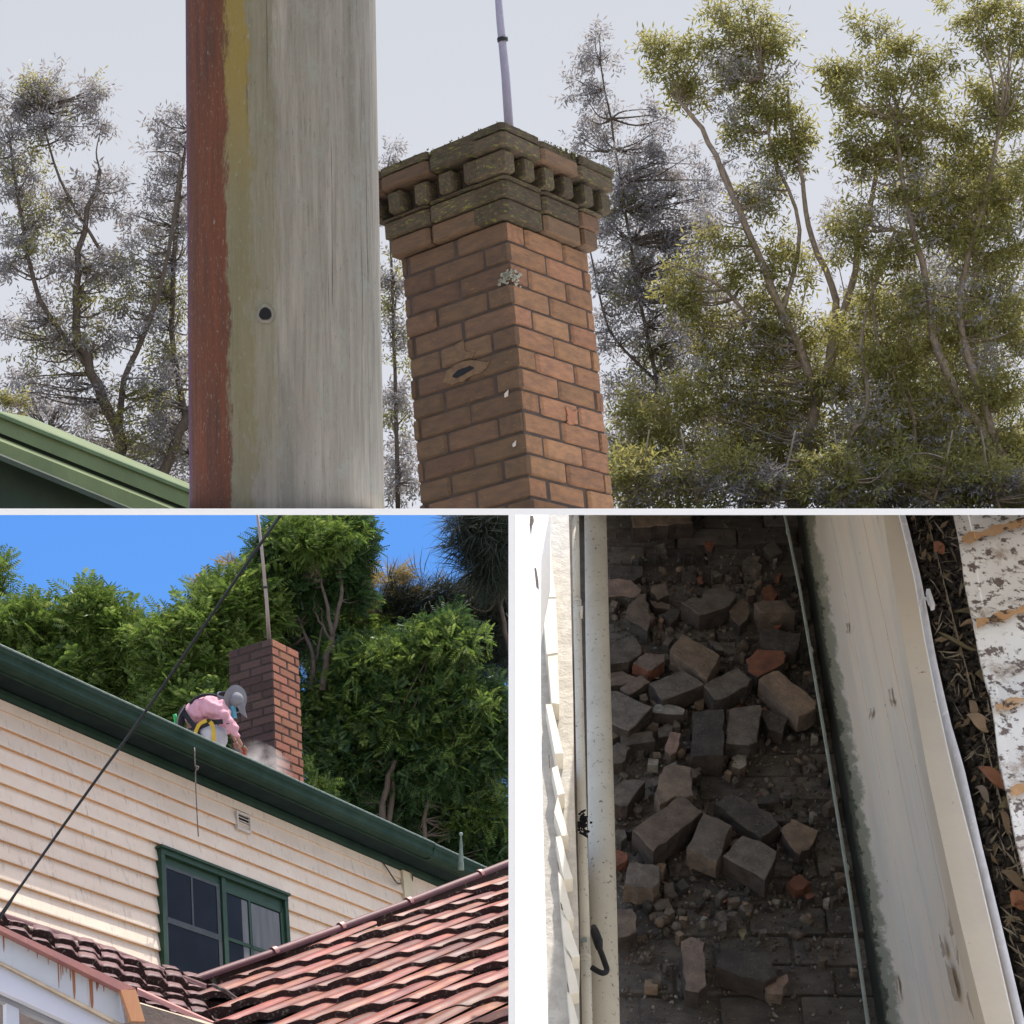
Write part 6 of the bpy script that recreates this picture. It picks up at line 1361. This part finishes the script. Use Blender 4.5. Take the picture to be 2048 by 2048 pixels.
gum('greyish gum rising close behind the left side of the pole', P(190, 509, 38),
    [([(200, 510), (188, 430), (172, 330), (178, 200), (190, 130)], .12, .03)],
    [(175, 130, 22, 26), (160, 165, 26, 24), (180, 190, 22, 34), (150, 215, 26, 24), (175, 250, 26, 34), (165, 300, 26, 34), (175, 360, 24, 34), (180, 430, 22, 50)], 1700, .34, 'gum_grey', 38, bark='bark', extra=[([(170, 280, 26, 90), (170, 420, 26, 60)], 700, 'gum_olive', .3)])
gum('thin gum showing in the gap between the pole and the chimney', P(395, 509, 38),
    [([(398, 510), (396, 400), (392, 280), (388, 170)], .07, .02)],
    [(388, 160, 12, 22), (392, 215, 14, 24), (394, 270, 16, 30), (396, 330, 16, 34), (398, 400, 18, 36), (402, 470, 20, 40)], 800, .32, 'gum_grey', 38, bark='bark', extra=[([(394, 300, 14, 60), (398, 380, 16, 50)], 300, 'gum_olive', .3)])
gum('wispy lilac-grey gum just right of the chimney cap', P(650, 509, 39),
    [([(680, 510), (660, 400), (640, 300), (620, 180), (600, 60)], .08, .02), ([(655, 380), (610, 330), (590, 250)], .05, .02)],
    [(596, 60, 22, 26), (588, 90, 18, 26), (600, 120, 22, 24), (582, 150, 10, 22), (620, 170, 30, 34), (650, 190, 34, 34), (640, 230, 38, 34), (610, 220, 20, 26), (690, 230, 30, 34), (620, 275, 34, 30), (660, 300, 34, 34), (700, 290, 30, 30), (620, 330, 34, 34), (630, 390, 40, 40), (620, 450, 36, 40), (640, 150, 24, 22), (675, 170, 30, 30), (655, 260, 40, 40), (700, 200, 24, 30), (680, 340, 40, 34), (660, 120, 14, 18)], 6200, .32, 'gum_grey', 39, bark='bark',
    extra=[([(620, 210, 26, 14), (630, 280, 26, 30), (650, 350, 34, 34)], 500, 'gum_olive', .3)])
gum('olive gum with pale forked limbs in the middle of the right hand group', P(820, 509, 36),
    [([(800, 510), (812, 420), (835, 340), (850, 290), (870, 200), (888, 120)], .17, .04), ([(830, 360), (836, 300), (812, 240), (800, 180), (788, 90)], .12, .03), ([(820, 400), (790, 330), (765, 270), (730, 190), (700, 130), (678, 100)], .14, .04), ([(765, 270), (745, 220), (722, 165)], .06, .03), ([(760, 330), (725, 290), (690, 270), (668, 262)], .06, .02), ([(780, 320), (800, 230), (772, 150), (760, 80)], .07, .02)],
    [(662, 52, 26, 16), (690, 50, 22, 16), (678, 76, 28, 16), (735, 18, 30, 16), (755, 36, 30, 16), (728, 50, 22, 20), (775, 40, 28, 16), (745, 75, 34, 18), (700, 90, 24, 16), (770, 100, 30, 26), (740, 120, 24, 20), (790, 130, 24, 24), (778, 165, 26, 28), (760, 200, 20, 26), (715, 245, 32, 14), (738, 262, 24, 14), (690, 275, 28, 14), (672, 295, 30, 16), (700, 310, 34, 16), (745, 290, 26, 20), (790, 260, 26, 30), (765, 335, 34, 26), (800, 330, 34, 34), (720, 350, 34, 24), (760, 390, 44, 34), (820, 390, 40, 30), (700, 400, 44, 30), (730, 450, 50, 40), (800, 450, 44, 40), (650, 420, 34, 30), (640, 470, 34, 40)], 9000, .36, 'gum_olive', 36,
    extra=[([(730, 90, 60, 50), (740, 200, 60, 70), (720, 340, 70, 60), (760, 430, 90, 60)], 1600, 'gum_grey', .3)])
gum('dense olive gum with yellowish clumps beside the right edge', P(960, 509, 35),
    [([(1000, 510), (985, 440), (940, 360), (925, 280), (905, 200), (895, 120)], .15, .04), ([(845, 510), (850, 440), (868, 400), (862, 330), (895, 230)], .09, .03), ([(1010, 480), (975, 380), (960, 300), (985, 200), (1000, 120)], .12, .04), ([(905, 505), (915, 420), (880, 350), (872, 280)], .06, .03)],
    [(868, 28, 26, 14), (885, 45, 30, 16), (850, 62, 30, 18), (900, 70, 34, 22), (870, 100, 40, 24), (925, 100, 34, 26), (900, 130, 40, 24), (850, 140, 30, 18), (940, 60, 20, 12), (965, 8, 34, 14), (1000, 20, 30, 20), (1025, 50, 26, 26), (985, 45, 20, 12), (990, 90, 34, 18), (1015, 110, 30, 24), (970, 125, 34, 24), (900, 160, 40, 12), (885, 158, 34, 10), (860, 165, 26, 10), (920, 190, 44, 28), (980, 180, 44, 34), (1020, 200, 34, 50), (930, 240, 44, 30), (985, 250, 44, 34), (850, 220, 26, 22), (865, 260, 40, 26), (900, 300, 44, 30), (960, 320, 34, 30), (1015, 320, 34, 40), (870, 350, 40, 40), (920, 380, 44, 34), (980, 390, 34, 34), (1020, 420, 34, 50), (880, 430, 50, 34), (950, 450, 50, 40), (860, 480, 50, 34), (1000, 480, 40, 34), (920, 490, 50, 30)], 12500, .36, 'gum_olive', 35,
    extra=[([(900, 200, 80, 60), (960, 300, 80, 80), (900, 420, 90, 60)], 1500, 'gum_grey', .3), ([(960, 200, 60, 60, 2), (900, 330, 90, 60, 2), (960, 440, 90, 60, 2)], 2500, 'gum_olive', .42)], bark='bark_pale')
gum('brownish gum thicket low between the chimney and the right edge, farthest back', P(800, 509, 42),
    [([(u0_, 510), (u0_ + d_, 420), (u0_ + d_ * 1.6, 340)], .07, .02) for u0_, d_ in ((640, 14), (690, -20), (740, 30), (790, -14), (850, 26), (905, -30), (955, 20), (1000, -16))],
    [(640, 440, 50, 60), (700, 400, 50, 60), (760, 330, 40, 50), (760, 440, 60, 60), (820, 380, 60, 60), (880, 320, 50, 60), (890, 440, 60, 60), (950, 280, 50, 60), (960, 400, 60, 70), (1010, 300, 40, 60), (1010, 450, 40, 60), (840, 240, 30, 40), (920, 180, 40, 40), (990, 180, 40, 40), (690, 330, 40, 40)], 7000, .36, 'gum_grey', 42,
    extra=[([(700, 430, 90, 70), (850, 400, 90, 90), (970, 350, 70, 120)], 4200, 'gum_olive', .34)])
gum('low olive and grey gum scrub along the bottom edge right of the corbelled chimney', P(760, 509, 33.5),
    [([(u0_, 510), (u0_ + d_, 470), (u0_ + d_ * 1.6, 430)], .05, .015) for u0_, d_ in ((630, 12), (700, -12), (770, 16), (850, -10), (930, 14), (1000, -12))],
    [(u_, 480 + 12 * math.sin(u_), 34, 30) for u_ in range(625, 1040, 34)], 3600, .34, 'gum_olive', 33.5, extra=[([(u_, 490, 34, 26) for u_ in range(620, 1040, 40)], 1800, 'gum_grey', .32)])
gum('grey gum scrub low between the green roof and the pole', P(150, 509, 40),
    [([(130, 510), (120, 460), (105, 420)], .05, .015), ([(60, 470), (50, 430)], .04, .015)], [(20, 400, 26, 24), (60, 420, 30, 26), (100, 440, 30, 26), (140, 460, 30, 26), (175, 480, 24, 24), (180, 440, 20, 30), (395, 470, 18, 40), (392, 420, 14, 30)], 1900, .32, 'gum_grey', 40, bark='bark')
gum('small leafy shoot above the green roof at the far left', P(20, 420, 33), [([(22, 440), (20, 420), (18, 405)], .03, .01)], [(18, 408, 12, 10), (10, 402, 8, 8), (26, 402, 6, 6)], 140, .26, 'gum_olive', 33)
# ---------------------------------------------------------------- end each bay cleanly at the divider
def clip_bay(objs, v_lim, side):
    '''slice geometry by the divider's level (plane through the deck)'''
    c = (512 - v_lim) / F; nw = Wd(nrm(arr(0, 1, -c))); pt = EYE
    for o in objs:
        if o.type != 'MESH' or o.get('kind') == 'structure' and not o.parent and not side: continue
        mw = Matrix.Translation(Vector(BASE[o.name])) if o.parent is None else (Matrix.Translation(Vector(BASE[o.name])) @ o.matrix_parent_inverse)
        me = o.data; n_ = len(me.vertices)
        if n_ == 0: continue
        co = np.empty(n_ * 3); me.vertices.foreach_get('co', co); co = co.reshape(-1, 3)
        Mn = np.array(mw); wc = co @ Mn[:3, :3].T + Mn[:3, 3]; s = (wc - pt) @ nw
        if not ((s > 1e-5).any() if side == 'low' else (s < -1e-5).any()): continue
        if me.users > 1: o.data = me = me.copy()
        bm = bmesh.new(); bm.from_mesh(me); inv = mw.inverted()
        pl = inv @ Vector(pt); nl = (mw.to_3x3().transposed() @ Vector(nw)).normalized()
        r_ = bmesh.ops.bisect_plane(bm, geom=bm.verts[:] + bm.edges[:] + bm.faces[:], plane_co=pl, plane_no=nl, clear_outer=side == 'low', clear_inner=side != 'low')
        ed = [e for e in r_['geom_cut'] if isinstance(e, bmesh.types.BMEdge)]
        if ed and n_ < 5000: bmesh.ops.holes_fill(bm, edges=ed, sides=0)
        bm.to_mesh(me); bm.free()
        if not len(me.polygons): bpy.data.objects.remove(o)
def kids(root):
    out = []; st = [root]
    while st:
        x = st.pop(); out.append(x); st += CH.get(x.name, [])
    return out
CH = {}
for o in scene.objects:
    if o.parent: CH.setdefault(o.parent.name, []).append(o)
low = []; high = []
for o in list(scene.objects):
    if o.parent: continue
    if o.name.split('.')[0] in ('alley_floor', 'bleached_wall', 'stained_wall', 'box_gutter', 'roof_sheet', 'broken_brick', 'dead_leaf', 'downpipe', 'conduit', 'thin_pipe'): low += kids(o)
    if o.name.split('.')[0] in ('utility_pole', 'green_roof') or o == ch2 or o.name.startswith('gum_tree'): high += [x for x in kids(o) if x.name.split('.')[0] not in ('crown',)]
    if o.name in ('antenna_mast', 'overhead_cable') or o.name.startswith('feathery_tree') or 'casuarina' in o.name or 'dark_feathery' in o.name:
        if o.name == 'antenna_mast' and o == ms_: continue
        low += [x for x in kids(o) if not x.name.startswith('crown')]
clip_bay(low, 510.5, 'low'); clip_bay(high, 511.5, 'high')
